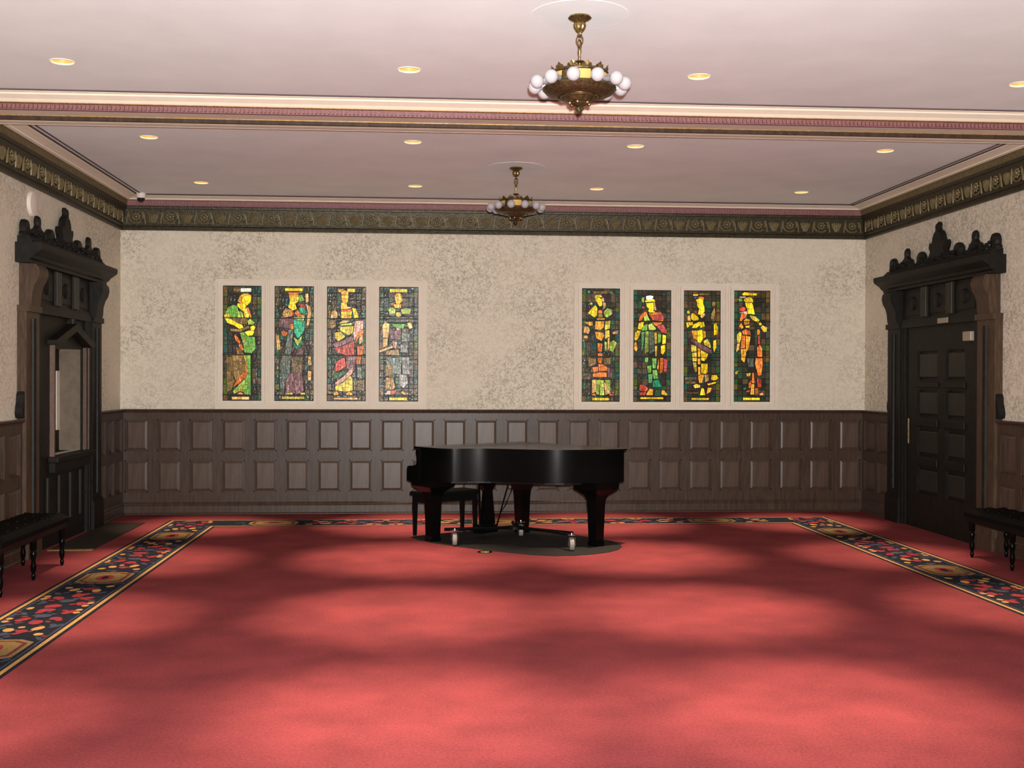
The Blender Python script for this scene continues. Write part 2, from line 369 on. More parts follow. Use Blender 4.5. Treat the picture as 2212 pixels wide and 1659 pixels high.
# ------------------------------------------------------------------ cornice
NB=9.87
frz=[(0,3.507),(.030,3.507),(.034,3.520),(.030,3.552),(.050,3.562),(.052,3.572),(.040,3.578),(.060,3.66),(.085,3.762),(.10,3.766),(.102,3.782),(.108,3.800),(0,3.800)]
mau=[(0,3.800),(.104,3.801),(.108,3.860),(.118,3.866),(0,3.866)]
cov=[(0,3.867),(.122,3.867),(.150,3.872),(.155,3.880),(.205,3.893),(.252,3.902),(.256,3.909),(.256,3.9125),(0,3.9125)]
gro=[(.262,3.9125),(.262,3.904),(.284,3.904),(.284,3.9125)]  # thin dark grey-purple bead run along the ceiling
gro2=[(.318,3.9125),(.318,3.906),(.334,3.906),(.334,3.9125)]
ROS=None
def make_rosette():
    b=MB()   # in the plane x (along), z (up), y toward the viewer negative
    ring=[(.085*math.cos(a)*1.05,0,.078*math.sin(a)) for a in [2*PI*i/16 for i in range(16)]]
    b.tube(ring,.011,5,closed=True)
    for k in range(8):
        a=2*PI*k/8+.2; b.ball((.040*math.cos(a),-.006,.038*math.sin(a)),(.017,.013,.015),8,5)
    b.ball((0,-.010,0),(.022,.018,.022),8,6)
    for sx in (-1,1): b.tube([(sx*.112,0,-.085),(sx*.108,-.003,-.03),(sx*.095,-.004,.03),(sx*.080,-.001,.088)],[.010,.012,.011,.008],5)
    return b
def make_leaf():
    b=MB()
    for k,(dx,h) in enumerate(((-.05,.05),(-.026,.068),(0,.08),(.026,.068),(.05,.05))):
        b.tube([(dx*.3,.0,-.075),(dx*.8,-.002,-.02),(dx*1.1,-.001,h*.5),(dx*1.25,.001,h)],[.008,.015,.013,.004],6)
    return b
for nm,fn,a0,a1,nr in (('left',fL,YN,D,12),('back',fb,XL,XR,23),('right',fR,YN,D,12)):
    if nm=='back': g=lambda pr,fn=fn:straight(pr,fn,XL+.001,XR-.001)
    else: g=lambda pr,fn=fn:straight(pr,fn,YN,D-.001)
    c=trim(g(frz),'bronzed carved cornice along the %s wall'%nm,BRONZ,'cornice')
    x=g(mau).build('dentil_band',MAUVE if nm=='back' else BRONZP,c); x=g(cov).build('cove',CREAM,c); g(gro).add(*(lambda q:(q.v,q.f))(g(gro2))).build('dark_bead',GROOVE,c)  # side bands in bronze: mauve painted dark where the flash misses
    rz={'left':R(90),'back':0,'right':R(-90)}[nm]
    per=.4103; st=XL+per*.5 if nm=='back' else D-.28-per*(nr-1)
    r0=make_rosette().build('rosette',BRONZP,c,smooth=True); l0=make_leaf().build('acanthus_leaf',BRONZP,c,smooth=True)
    for i in range(nr):
        inst(r0,'rosette',Vector(fn(st+per*i,3.668,.066)),c,(0,0,rz))
        if i<nr-1 or nm!='back': inst(l0,'acanthus_leaf',Vector(fn(st+per*(i+.5) if nm=='back' else st+per*(i-.5),3.668,.062)),c,(0,0,rz))
    bpy.data.objects.remove(r0); bpy.data.objects.remove(l0)
    if nm=='back':
        dn=MB()
        x=XL+.2
        while x<XR-.2: dn.box((x,D-.118,3.812),(x+.020,D-.10,3.852)); x+=.036
        tag(dn.build('dentil',MAUVE,c),kind='stuff')
# ------------------------------------------------------------------ ceiling beam between the two bays
BC=9.67
def beam_half(sg,mm):
    # (distance from beam centre, z)
    F=lambda d:BC-sg*d
    return F
X0,X1=XL+.10,XR-.10
def xrun(poly): # poly (y,z)
    return MB().prism(poly,lambda a,b_,d:(d,a,b_),X0,X1)
bmw=xrun([(BC-.26,ZC-.001),(BC-.26,3.81),(BC+.26,3.81),(BC+.26,ZC-.001)]).build('trim_%d'%(tn[0]+1),CREAM2); tn[0]+=1
tag(bmw,'shallow moulded beam crossing the ceiling between the two bays','beam',kind='structure')
for sg in (1,-1):
    q=lambda pts:[(BC-sg*d,z) for d,z in pts]
    xrun(q([(.47,3.9128),(.465,3.905),(.44,3.900),(.43,3.889),(.37,3.868),(.345,3.853),(.335,3.849),(.26,3.849),(.26,3.9128)])).build('cove',CREAM,bmw)
    xrun(q([(.340,3.849),(.340,3.844),(.26,3.844),(.26,3.849)])).build('gilt_bead',GOLD,bmw)
    xrun(q([(.300,3.844),(.290,3.802),(.262,3.800),(.262,3.844)])).build('dentil_band',MAUVE if sg>0 else CREAM2,bmw)
    xrun(q([(.505,3.9128),(.505,3.904),(.483,3.904),(.483,3.9128)])).build('dark_bead',GROOVE,bmw)
    dn=MB(); x=X0+.02
    while x<X1-.02: dn.box((x,BC-sg*.315,3.808),(x+.017,BC-sg*.290,3.838)); x+=.0335
    tag(dn.build('dentil',MAUVE if sg>0 else CREAM2,bmw),kind='stuff')
xrun([(BC-.02,3.811),(BC-.02,3.772),(BC+.0,3.768),(BC+.09,3.768),(BC+.11,3.772),(BC+.11,3.811)]).build('drop_moulding',CREAM2,bmw)
xrun([(BC-.045,3.811),(BC-.045,3.778),(BC-.040,3.772),(BC-.0201,3.772),(BC-.0201,3.811)]).build('dark_fillet',WOOD,bmw)
xrun([(BC-.055,3.8105),(BC-.055,3.803),(BC-.0451,3.803),(BC-.0451,3.8105)]).build('gilt_bead',GOLD,bmw)
# ------------------------------------------------------------------ recessed downlights
def downlight():
    r=empty('recessed_light',(0,0,0))
    MB().lathe([(.080,-.0005),(.088,-.0005),(.088,-.003),(.082,-.004),(.080,-.003),(.0799,.0)],seg=28,caps=False).build('trim_ring',CEIL,r,smooth=True)
    MB().tube([(.0775*math.cos(2*PI*i/28),.0775*math.sin(2*PI*i/28),.004) for i in range(28)],.0035,6,closed=True).build('lit_lip',LAMPE,r,smooth=True)  # lip glows by itself, standing in for bulb light on the rim
    b=MB(); seg=24; pr=[(.079,0.0),(.074,.05),(.060,.10),(.045,.125)]
    vs=[];fs=[]
    for rr,z in pr:
        for i in range(seg): a=2*PI*i/seg; vs.append((rr*math.cos(a),rr*math.sin(a),z))
    for k in range(3):
        for i in range(seg): j=(i+1)%seg; fs.append((k*seg+i,k*seg+j,(k+1)*seg+j,(k+1)*seg+i))
    b.add(vs,fs).build('reflector',REFL,r,smooth=True)
    MB().lathe([(.001,.10),(.03,.095),(.044,.11),(.044,.124),(.001,.125)],seg=16).build('bulb',LAMPE,r,smooth=True)
    return r
dl=downlight(); first=True
words=[['leftmost','second from left','third from left','rightmost']]
rown={1:'front row nearest the big chandelier',2:'middle row just beyond the ceiling beam',3:'far row nearest the back wall'}
for j,y in enumerate(LY):
    if j<1: continue
    for i,x in enumerate(LX):
        o=dl if first else copy_tree(dl); first=False
        o.location=(x,y,ZC)
        tag(o,'warm recessed ceiling light, %s in the %s'%(words[0][i],rown[j]),'ceiling light','recessed lights in the ceiling')
# ------------------------------------------------------------------ chandeliers
def chandelier():
    r=empty('chandelier',(0,0,0))
    # z measured from the ceiling downwards
    MB().lathe([(.30,.001),(.30,-.0008),(.29,-.0012),(.285,-.0008),(.02,-.0007)],seg=40).build('plaster_rose',CEIL,r)
    MB().lathe([(.02,-.004),(.066,-.006),(.072,-.016),(.060,-.026),(.040,-.034),(.032,-.044)],seg=28).build('canopy',BRASS,r,smooth=True)
    MB().lathe([(.030,-.040),(.037,-.055),(.034,-.075),(.022,-.094),(.009,-.106),(.008,-.112),(.016,-.118),(.012,-.126),(.006,-.130)],seg=60,flute=.08,nf=12).build('cup',BRASS,r,smooth=True)
    for k,(z,h,w,rot) in enumerate(((-.150,.030,.020,0),(-.172,.026,.026,1))):
        pts=[]
        for i in range(14):
            a=2*PI*i/14; p=(w*math.cos(a),0,z+h*math.sin(a))
            pts.append(p if not rot else (p[0]*.5,p[0]*.86,p[2]))
        MB().tube(pts,.0042,6,closed=True).build('chain_link',BRASS,r,smooth=True)
    MB().lathe([(.006,-.190),(.010,-.200),(.011,-.225),(.006,-.235),(.009,-.262),(.006,-.275)],seg=14).build('stem',BRASS,r,smooth=True)
    MB().lathe([(.006,-.274),(.030,-.278),(.033,-.284),(.012,-.292),(.008,-.300),(.008,-.40)],seg=20).build('collar',BRASSD,r,smooth=True)
    # ring body
    MB().lathe([(.150,-.345),(.172,-.345),(.176,-.352),(.172,-.360),(.150,-.360)],seg=48).build('upper_ring',BRASSD,r,smooth=True)
    MB().lathe([(.150,-.360),(.166,-.361),(.170,-.395),(.178,-.428),(.150,-.43)],seg=48).build('drum',BRASSD,r,smooth=True)
    for k in range(6):
        a0=-PI/2+2*PI*k/6; b=MB(); n=6; vs=[];fs=[]
        for i in range(n+1):
            a=a0+(-.26+.52*i/n)
            for (rr,z) in ((.1725,-.366),(.1755,-.395),(.1815,-.424)): vs.append((rr*math.cos(a),rr*math.sin(a),z))
        for i in range(n):
            for q in (0,1): fs.append((i*3+q,i*3+q+1,(i+1)*3+q+1,(i+1)*3+q))
        b.add(vs,fs).build('gilt_panel',AMBER,r,smooth=True)
    MB().lathe([(.150,-.426),(.205,-.430),(.222,-.440),(.226,-.452),(.216,-.462),(.205,-.462),(.165,-.470),(.150,-.468)],seg=56).build('lower_ring',BRASSD,r,smooth=True)
    MB().lathe([(.216,-.4625),(.205,-.474),(.175,-.488),(.135,-.496),(.128,-.484),(.105,-.480),(.100,-.500),(.085,-.506),(.075,-.520),(.050,-.532),(.02,-.53)],seg=48,flute=.0).build('bowl',BRASSD,r,smooth=True)
    MB().tube([(.113*math.cos(2*PI*i/32),.113*math.sin(2*PI*i/32),-.498) for i in range(32)],.005,6,closed=True).build('bead_ring',BRASS,r,smooth=True)
    for k in range(12):
        cr=MB()
        a=2*PI*k/12+.13
        for da,h,w_ in ((-.11,.018,.013),(0,.034,.016),(.11,.018,.013)):
            c,s_=math.cos(a+da),math.sin(a+da); t=Vector((-s_,c,0)); p=Vector((.168*c,.168*s_,-.346)); o=Vector((c,s_,0))
            cr.add([p-t*w_,p+t*w_,p+t*w_*.9+o*.006+Vector((0,0,h*.6)),p+o*.012+Vector((0,0,h)),p-t*w_*.9+o*.006+Vector((0,0,h*.6)),p-o*.008],
                   [(0,1,2,3,4),(0,5,1),(1,5,2),(2,5,3),(3,5,4),(4,5,0)])
        cr.build('crest_leaf',BRASS,r)
    for k in range(6):
        a=2*PI*k/6+.2; MB().ball((.062*math.cos(a),.062*math.sin(a),-.536),.013,10,8).build('boss',BRASS,r,smooth=True)
    MB().lathe([(.050,-.53),(.052,-.540),(.034,-.550),(.016,-.556),(.026,-.563),(.024,-.572),(.012,-.588),(.003,-.598),(.001,-.60)],seg=20,flute=.06,nf=8).build('finial',BRASSD,r,smooth=True)
    for k in range(12):
        a=2*PI*(k+.5)/12; c,s_=math.cos(a),math.sin(a); d=Vector((c,s_,-.12)).normalized()
        p0=Vector((.196*c,.196*s_,-.415)); 
        MB().tube([p0,p0+d*.012,p0+d*.035,p0+d*.048],[.016,.019,.019,.024],12).build('socket',SOCK,r,smooth=True)
        g=MB().ball(tuple(p0+d*.080),.0415,18,12).build('globe',GLOBE,r,smooth=True)
    return r
ch=chandelier(); ch.location=(.935,7.02,ZC-.001); tag(ch,'large near brass chandelier with a ring of white globes','chandelier','brass ring chandeliers')
c2=copy_tree(ch); c2.location=(.947,12.12,ZC-.001); tag(c2,'smaller far brass chandelier hanging over the grand piano','chandelier','brass ring chandeliers')
# ------------------------------------------------------------------ portals
def portal(idx,fn,y0,y1,label):
    root=empty('door_%d'%idx,fn((y0+y1)/2,0,0)); tag(root,label,'door',kind='structure')
    B=lambda a0,a1,z0,z1,s0,s1,c=0:MB().box(fn(a0,z0,s0),fn(a1,z1,s1),c)
    pw=.36; yc=(y0+y1)/2
    for a0,a1 in ((y0,y0+pw),(y1-pw,y1)):
        b=B(a0,a1,0,2.34,0,.085); b.box(fn(a0-.01,0,0),fn(a1+.01,.30,.11)); b.box(fn(a0-.006,.30,0),fn(a1+.006,.335,.10)); b.box(fn(a0-.008,2.30,0),fn(a1+.008,2.36,.11))
        pl=b.build('pilaster',BROWN if a0==y0 else CARV,root)  # near pilaster in the painted flash-lit brown, far one dark
        MB().tube([fn(a0+pw*.5,.40,.085),fn(a0+pw*.5,2.24,.085)],.03,10).build('bead',CARV,pl,smooth=True)
        # console bracket, an S curve in (s,z)
        pr=[(.0,2.36),(.105,2.36),(.115,2.40),(.120,2.48),(.140,2.55),(.170,2.60),(.185,2.66),(.178,2.71),(.150,2.745),(.0,2.75)]
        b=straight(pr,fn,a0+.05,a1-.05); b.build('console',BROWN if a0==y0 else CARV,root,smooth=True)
    # small knee scroll outside the near pilaster at the rail
    pr=[(0,0),(.05,.01),(.062,.05),(.050,.10),(.03,.15),(.02,.22),(0,.25)]
    for sg,a in ((-1,y0),(1,y1)):
        b=MB(); b.prism(pr,lambda p,q,d:fn(a+sg*p,1.31+q,d),.0,.07); b.build('scroll',CARV,root)
    # inner architrave
    i0,i1=y0+pw,y1-pw
    b=MB()
    for (p,q,s) in ((0,.05,.075),(.05,.07,.05),(.07,.11,.065)):
        b.box(fn(i0+p,0,0),fn(i0+q,2.30,s)); b.box(fn(i1-q,0,0),fn(i1-p,2.30,s))
    b.build('architrave',CARV,root)
    # entablature: architrave beam, frieze with panels and pilaster strips
    b=B(i0,i1,2.30,2.36,0,.09); b.box(fn(i0,2.36,0),fn(i1,2.75,.05)); b.box(fn(i0,2.36,0),fn(i1,2.40,.07)); b.build('frieze',CARV,root)
    for k in (1/3,2/3):
        c=i0+(i1-i0)*k; B(c-.07,c+.07,2.40,2.75,.05,.095,.01).build('frieze_block',DOORP,root)
    for k in range(3):
        c=i0+(i1-i0)*(k+.5)/3; w_=(i1-i0)/6-.11
        b=B(c-w_,c+w_,2.44,2.71,.05,.062); b.ball(fn(c,2.575,.062),(.03,.09,.08),12,8); b.build('frieze_panel',CARV,root,smooth=True)
    cp=[(0,2.75),(.12,2.75),(.125,2.775),(.150,2.79),(.165,2.815),(.20,2.84),(.235,2.865),(.245,2.885),(.245,2.925),(.22,2.935),(0,2.935)]
    straight(cp,fn,y0-.06,y1+.06).build('cornice',CARV,root)
    # returns: narrower lower fascia
    straight([(0,2.935),(.13,2.935),(.14,2.96),(.11,2.985),(.10,3.0),(0,3.0)],fn,y0+.0,y1-.0).build('crest_plinth',CARV,root)
    # cresting
    def sil(pts,c,s0=.02,s1=.085,nm='finial'):
        b=MB(); poly=[(c+p,q) for p,q in pts]+[(c-p,q) for p,q in reversed(pts)]
        n=len(poly); cx=sum(p for p,q in poly)/n; cz=sum(q for p,q in poly)/n
        vs=[fn(p,q,s0) for p,q in poly]+[fn(p,q,(s0+s1)/2) for p,q in poly]+[fn(cx+(p-cx)*.72,cz+(q-cz)*.86,s1) for p,q in poly]
        fs=[tuple(range(n))[::-1],tuple(range(2*n,3*n))]
        for k in (0,1): fs+=[(k*n+i,k*n+(i+1)%n,(k+1)*n+(i+1)%n,(k+1)*n+i) for i in range(n)]
        b.add(vs,fs); return b.build(nm,CARV,root,smooth=False)
    Z=2.99
    e=(y1-y0)/2-.07
    for c in (yc-e,yc+e): sil([(.085,Z-.01),(.095,Z+.03),(.070,Z+.05),(.078,Z+.09),(.066,Z+.13),(.040,Z+.155),(0.008,Z+.168)],c,.02,.075)
    for c in (yc-.84,yc+.84): sil([(.17,Z-.01),(.20,Z+.03),(.15,Z+.065),(.13,Z+.10),(.07,Z+.12),(.038,Z+.15),(.050,Z+.185),(.040,Z+.215),(.022,Z+.235),(.006,Z+.245)],c,.03,.075)
    for c in (yc-.46,yc+.46): sil([(.14,Z-.01),(.13,Z+.03),(.095,Z+.05),(.10,Z+.10),(.070,Z+.135),(.038,Z+.155),(.008,Z+.166)],c,.02,.075)
    sil([(.30,Z-.01),(.28,Z+.05),(.24,Z+.08),(.21,Z+.12),(.235,Z+.15),(.255,Z+.19),(.235,Z+.225),(.195,Z+.225),(.165,Z+.20),(.150,Z+.24),(.135,Z+.29),(.09,Z+.335),(.040,Z+.355),(.028,Z+.38),(.038,Z+.405),(.028,Z+.43),(.006,Z+.445)],yc,.03,.085)
    b=MB(); 
    for k in range(60):
        t=y0+.06+(y1-y0-.12)*random.random(); b.ball(fn(t,Z+random.random()*.08,.07+random.random()*.03),.018+random.random()*.014,6,5)
    tag(b.build('carved_foliage',CARV,root,smooth=True),kind='stuff')
    return root,i0+.11,i1-.11,B
root2,a0,a1,B=portal(2,fR,PR[0],PR[1],'tall black carved oak door surround with eight panel door on the right wall')
lf=B(a0,a1,.0,2.30,.0,.012).build('door_leaf',CARV,root2)
cols=((11.73,12.17),(12.375,12.90)); rows=((.405,.706),(.835,1.147),(1.276,1.587),(1.691,2.022))
b=MB()
zs=[.16]+[v for r_ in rows for v in r_]+[2.25]
b.box(fR(a0,.0,.012),fR(a1,rows[0][0],.045)); 
for k in range(3): b.box(fR(a0,rows[k][1],.012),fR(a1,rows[k+1][0],.045))
b.box(fR(a0,rows[3][1],.012),fR(a1,2.30,.045))
for p,q in ((a0,cols[0][0]),(cols[0][1],cols[1][0]),(cols[1][1],a1)):
    for r_ in rows: b.box(fR(p,r_[0],.012),fR(q,r_[1],.045))
b.build('door_frame',CARV,root2)
for p,q in cols:
    for z0,z1 in rows:
        B(p+.03,q-.03,z0+.03,z1-.03,.012,.034,.012).build('door_panel',DOORP,lf)
for p,q in cols:
    for k in (0,1,2): B(p-.02,q+.02,rows[k][1]+.02,rows[k+1][0]-.02,.045,.062,.008).build('carved_rail',CARV,root2)
B(a1-.10,a1-.07,.95,1.25,.045,.07,.006).build('push_plate',BRASSD,root2)
# left portal, with a small framed opening and gable
root1,a0,a1,B=portal(1,fL,PL[0],PL[1],'tall black carved oak door surround with a gabled opening on the left wall')
b=MB()
for (p,q,z0,z1) in ((a0,NY0,0,2.30),(NY1,a1,0,2.30),(NY0,NY1,0,NZ0),(NY0,NY1,NZ1,2.30)): b.box(fL(p,z0,0),fL(q,z1,.03))
b.build('door_leaf',CARV,root1)
b=MB()
for k,(w_,s) in enumerate(((.02,.075),(.045,.055),(.075,.045))):
    o=.08-w_
    for (p,q,z0,z1) in ((NY0-.08+k*.027,NY0-.08+(k+1)*.027,NZ0-.02,NZ1+.02),(NY1+.08-(k+1)*.027,NY1+.08-k*.027,NZ0-.02,NZ1+.02)): b.box(fL(p,z0,.03),fL(q,z1,s))
b.build('opening_frame',PINKW,root1)
g=MB(); gc=(NY0+NY1)/2
g.prism([(gc-.68,2.02),(gc-.68,2.06),(gc,2.25),(gc+.68,2.06),(gc+.68,2.02),(gc+.52,2.02),(gc,2.17),(gc-.52,2.02)],lambda p,q,d:fL(p,q,d),.03,.12); g.build('gable',CARV,root1)
MB().tube([fL(gc,2.25,.07),fL(gc,2.30,.07),fL(gc,2.32,.07),fL(gc,2.36,.07)],[.02,.03,.018,.005],8).build('gable_finial',DOORP,root1)
B(NY0-.14,NY1+.14,.84,.90,.03,.13,.008).build('ledge',CARV,root1)
B(NY0-.10,NY1+.10,.74,.84,.03,.09).build('apron',CARV,root1)
for c in (11.35,11.72,12.08,12.45,12.80,13.07): B(c-.025,c+.025,.22,.70,.03,.055,.006).build('stile',DOORP,root1)
# niche behind the opening
n=MB(); dp=.225
n.box((XL-dp,NY1-.006,NZ0+.001),(XL-.0,NY1+.02,NZ1-.001)); n.build('niche_side',TAN,root1)
MB().box((XL-dp-.02,NY0-.02,NZ0-.02),(XL-dp,NY1+.02,NZ1+.02)).build('niche_back',CARV,root1)
m2=MB().box((XL-dp,NY0-.02,NZ0-.02),(XL-.10,NY0+.001,NZ1+.02)); m2.box((XL-dp,NY0,NZ1),(XL-.10,NY1,NZ1+.02)); m2.box((XL-dp,NY0,NZ0-.02),(XL-.10,NY1,NZ0)); m2.build('niche_lining',CARV,root1)
MB().box((XL-dp,NY1-.115,1.12),(XL-dp+.01,NY1-.01,1.76)).build('white_notice',WHITE,root1)
# ------------------------------------------------------------------ stained glass windows
PAL={}
def glass(c,st=1.0):
    key=(c,st)
    if key in PAL: return PAL[key]
    base={'Y':(1,.62,.02),'y':(.80,.55,.06),'o':(1,.42,.04),'O':(.95,.22,.04),'r':(.75,.09,.05),'R':(.35,.05,.05),'g':(.22,.50,.08),'G':(.06,.16,.06),'t':(.04,.42,.20),'T':(.03,.10,.07),
          'k':(.05,.045,.025),'b':(.14,.09,.04),'B':(.30,.17,.05),'l':(.45,.55,.08),'w':(.34,.31,.27),'m':(.17,.075,.075),'s':(.12,.135,.10),'u':(.10,.12,.35),'a':(.85,.45,.14),'L':(1,.95,.7),'p':(.80,.42,.30)}[c]
    m=mat('glass_'+c+str(int(st*10)),tuple(v*.10 for v in base),.12,bump=.5,bscale=40,spec=.22); nt=m.node_tree; N=nt.nodes; L=nt.links; bs=N['Principled BSDF']
    tc=N.new('ShaderNodeTexCoord'); n=N.new('ShaderNodeTexNoise'); n.inputs['Scale'].default_value=22; n.inputs['Detail'].default_value=5; n.inputs['Roughness'].default_value=.7; L.new(tc.outputs['Object'],n.inputs[0])
    r=N.new('ShaderNodeValToRGB'); r.color_ramp.elements[0].position=.32; r.color_ramp.elements[1].position=.66
    r.color_ramp.elements[0].color=(*[v*.35 for v in base],1); r.color_ramp.elements[1].color=(*base,1); L.new(n.outputs[0],r.inputs[0]); L.new(r.outputs[0],bs.inputs['Emission Color']); bs.inputs['Emission Strength'].default_value=1.25*st
    PAL[key]=m; return m
def offset(poly,d):
    n=len(poly); A=sum(poly[i][0]*poly[(i+1)%n][1]-poly[(i+1)%n][0]*poly[i][1] for i in range(n)); sg=1 if A>0 else -1; out=[]
    for i in range(n):
        p0,p,p1=Vector(poly[i-1]),Vector(poly[i]),Vector(poly[(i+1)%n]); e0=(p-p0); e1=(p1-p)
        e0=e0.normalized() if e0.length>1e-9 else Vector((1,0)); e1=e1.normalized() if e1.length>1e-9 else e0
        n0=Vector((e0.y,-e0.x))*sg; n1=Vector((e1.y,-e1.x))*sg; b=n0+n1
        b=b.normalized()/max(.5,b.length/2) if b.length>.2 else n0
        out.append((p.x+b.x*d,p.y+b.y*d))
    return out
WIN=[((-2.501,-2.028),(1.405,2.834)),((-1.868,-1.384),(1.403,2.834)),((-1.222,-.738),(1.402,2.834)),((-.575,-.085),(1.400,2.836)),
     ((1.983,2.470),(1.402,2.842)),((2.643,3.130),(1.401,2.827)),((3.294,3.772),(1.402,2.827)),((3.947,4.420),(1.405,2.832))]
BOX=[(122,600,130,1545),(765,1250,130,1545),(90,575,125,1535),(735,1225,125,1535),(90,555,125,1525),(722,1188,140,1525),(145,600,145,1525),(760,1210,145,1520)]
FIG=[]
# each figure: list of (colour, strength, polygon in the coordinates of BOX)
FIG.append([('B',1,[(250,165),(480,165),(480,200),(250,200)]),('L',1.6,[(340,160),(470,160),(470,205),(340,205)]),
 ('o',1.2,[(300,320),(335,250),(380,225),(430,225),(470,250),(472,300),(440,350),(380,385),(345,350)]),
 ('Y',1.5,[(370,260),(440,245),(472,280),(462,330),(430,365),(405,378),(380,350),(350,320)]),('Y',1.4,[(300,350),(380,340),(410,380),(380,450),(350,430),(300,380)]),
 ('g',.8,[(180,400),(250,365),(300,380),(320,460),(300,520),(200,520),(150,480)]),('l',1.2,[(300,440),(360,450),(380,520),(340,535),(305,520)]),('y',1.4,[(385,420),(420,400),(445,440),(445,520),(400,535),(380,480)]),
 ('O',.9,[(410,395),(440,400),(480,520),(460,525),(430,440)]),('B',.8,[(200,520),(430,530),(420,610),(340,600),(240,570)]),
 ('y',1.2,[(135,490),(200,475),(215,530),(150,545)]),('Y',1.2,[(145,530),(220,540),(300,590),(360,610),(385,650),(340,670),(260,620),(180,590)]),
 ('l',1,[(425,560),(460,535),(520,585),(490,610),(440,610)]),('Y',1.3,[(460,635),(500,615),(525,640),(510,680),(470,685)]),('B',1,[(215,660),(330,665),(440,620),(450,650),(340,700),(220,690)]),('Y',1.4,[(390,700),(450,680),(515,690),(490,740),(430,748)]),
 ('g',.8,[(330,710),(380,700),(420,750),(520,760),(530,900),(480,960),(390,950),(370,800)]),('l',.7,[(340,720),(400,760),(410,860),(370,830)]),
 ('O',.9,[(262,740),(300,750),(345,820),(330,850),(285,810)]),('O',.9,[(320,850),(360,850),(385,920),(365,930),(325,880)]),('B',.8,[(285,880),(350,910),(390,975),(300,975)]),
 ('B',.9,[(240,985),(400,985),(420,1080),(440,1170),(360,1260),(290,1300),(260,1240)]),('o',.7,[(380,985),(405,985),(445,1190),(400,1240),(420,1120)]),
 ('O',.9,[(380,1190),(450,1205),(430,1245),(330,1330),(250,1380),(300,1290)]),('B',.7,[(170,1000),(240,1010),(260,1250),(280,1300),(230,1420),(180,1440)]),
 ('g',.8,[(405,985),(470,985),(475,1470),(400,1470),(380,1440),(400,1250),(445,1210)]),('l',.8,[(330,1340),(400,1280),(400,1440),(340,1430),(270,1460),(250,1430)]),
 ('O',1.1,[(305,1465),(330,1440),(360,1440),(388,1465)]),('a',1.2,[(240,1495),(455,1495),(455,1530),(240,1530)])])
FIG.append([('Y',1.2,[(890,155),(1110,155),(1110,190),(890,190)]),('O',.8,[(930,205),(1060,205),(1060,235),(940,240)]),('Y',1.3,[(955,270),(990,240),(1040,235),(1065,270),(1055,320),(1015,345),(1000,400),(1040,410),(985,430),(930,390),(950,340)]),
 ('o',1,[(940,240),(1050,225),(1065,260),(990,245),(950,300)]),('r',.6,[(1070,350),(1130,350),(1150,400),(1090,400)]),('g',.7,[(1060,240),(1100,235),(1135,300),(1070,330)]),('a',1,[(1145,225),(1180,215),(1185,320),(1150,335)]),
 ('a',.7,[(860,470),(900,400),(985,430),(980,500),(870,520)]),('O',1,[(950,460),(985,440),(1008,470),(980,495),(955,490)]),('O',.8,[(1010,460),(1050,420),(1090,480),(1140,490),(1060,520)]),('t',.9,[(1060,400),(1110,385),(1150,430),(1140,470),(1080,460)]),
 ('a',1,[(1150,350),(1210,380),(1215,480),(1190,610),(1160,620),(1175,450)]),('B',1,[(845,500),(880,510),(870,560),(850,560)]),('l',1,[(1005,510),(1140,500),(1120,560),(1060,570)]),
 ('t',1.3,[(1000,545),(1140,560),(1130,680),(1080,750),(1050,770),(1010,700)]),('m',1.2,[(830,530),(1000,530),(980,660),(880,640),(810,640)]),('O',.8,[(960,600),(1000,590),(1000,660),(970,670)]),
 ('O',.8,[(850,690),(890,680),(930,710),(900,750),(860,740)]),('a',.9,[(785,740),(820,730),(845,910),(800,920)]),('s',1.2,[(940,670),(1000,660),(980,900),(960,1000),(870,1060),(900,900)]),('l',.8,[(1000,760),(1050,790),(1110,740),(1080,850),(1040,860)]),
 ('t',.5,[(990,800),(1040,870),(1120,790),(1090,890),(1030,910)]),('m',1,[(1050,900),(1110,890),(1120,980),(1030,980)]),('s',1,[(870,985),(990,985),(960,1100),(960,1200),(870,1250),(830,1100)]),('b',1.2,[(980,1000),(1120,1000),(1110,1200),(980,1200)]),
 ('m',1.3,[(960,1200),(1110,1200),(1130,1420),(1060,1460),(920,1440),(900,1320)]),('s',1,[(830,1200),(950,1210),(900,1320),(890,1450),(840,1400)]),('y',1.2,[(920,1445),(990,1440),(995,1465),(920,1465)]),('y',.8,[(1090,1440),(1145,1440),(1150,1465),(1090,1465)]),
 ('y',.6,[(860,1490),(1140,1490),(1140,1520),(860,1520)]),('a',.8,[(1180,990),(1220,1000),(1225,1100),(1185,1110)]),('a',.8,[(1180,1170),(1225,1180),(1220,1290),(1180,1290)])])
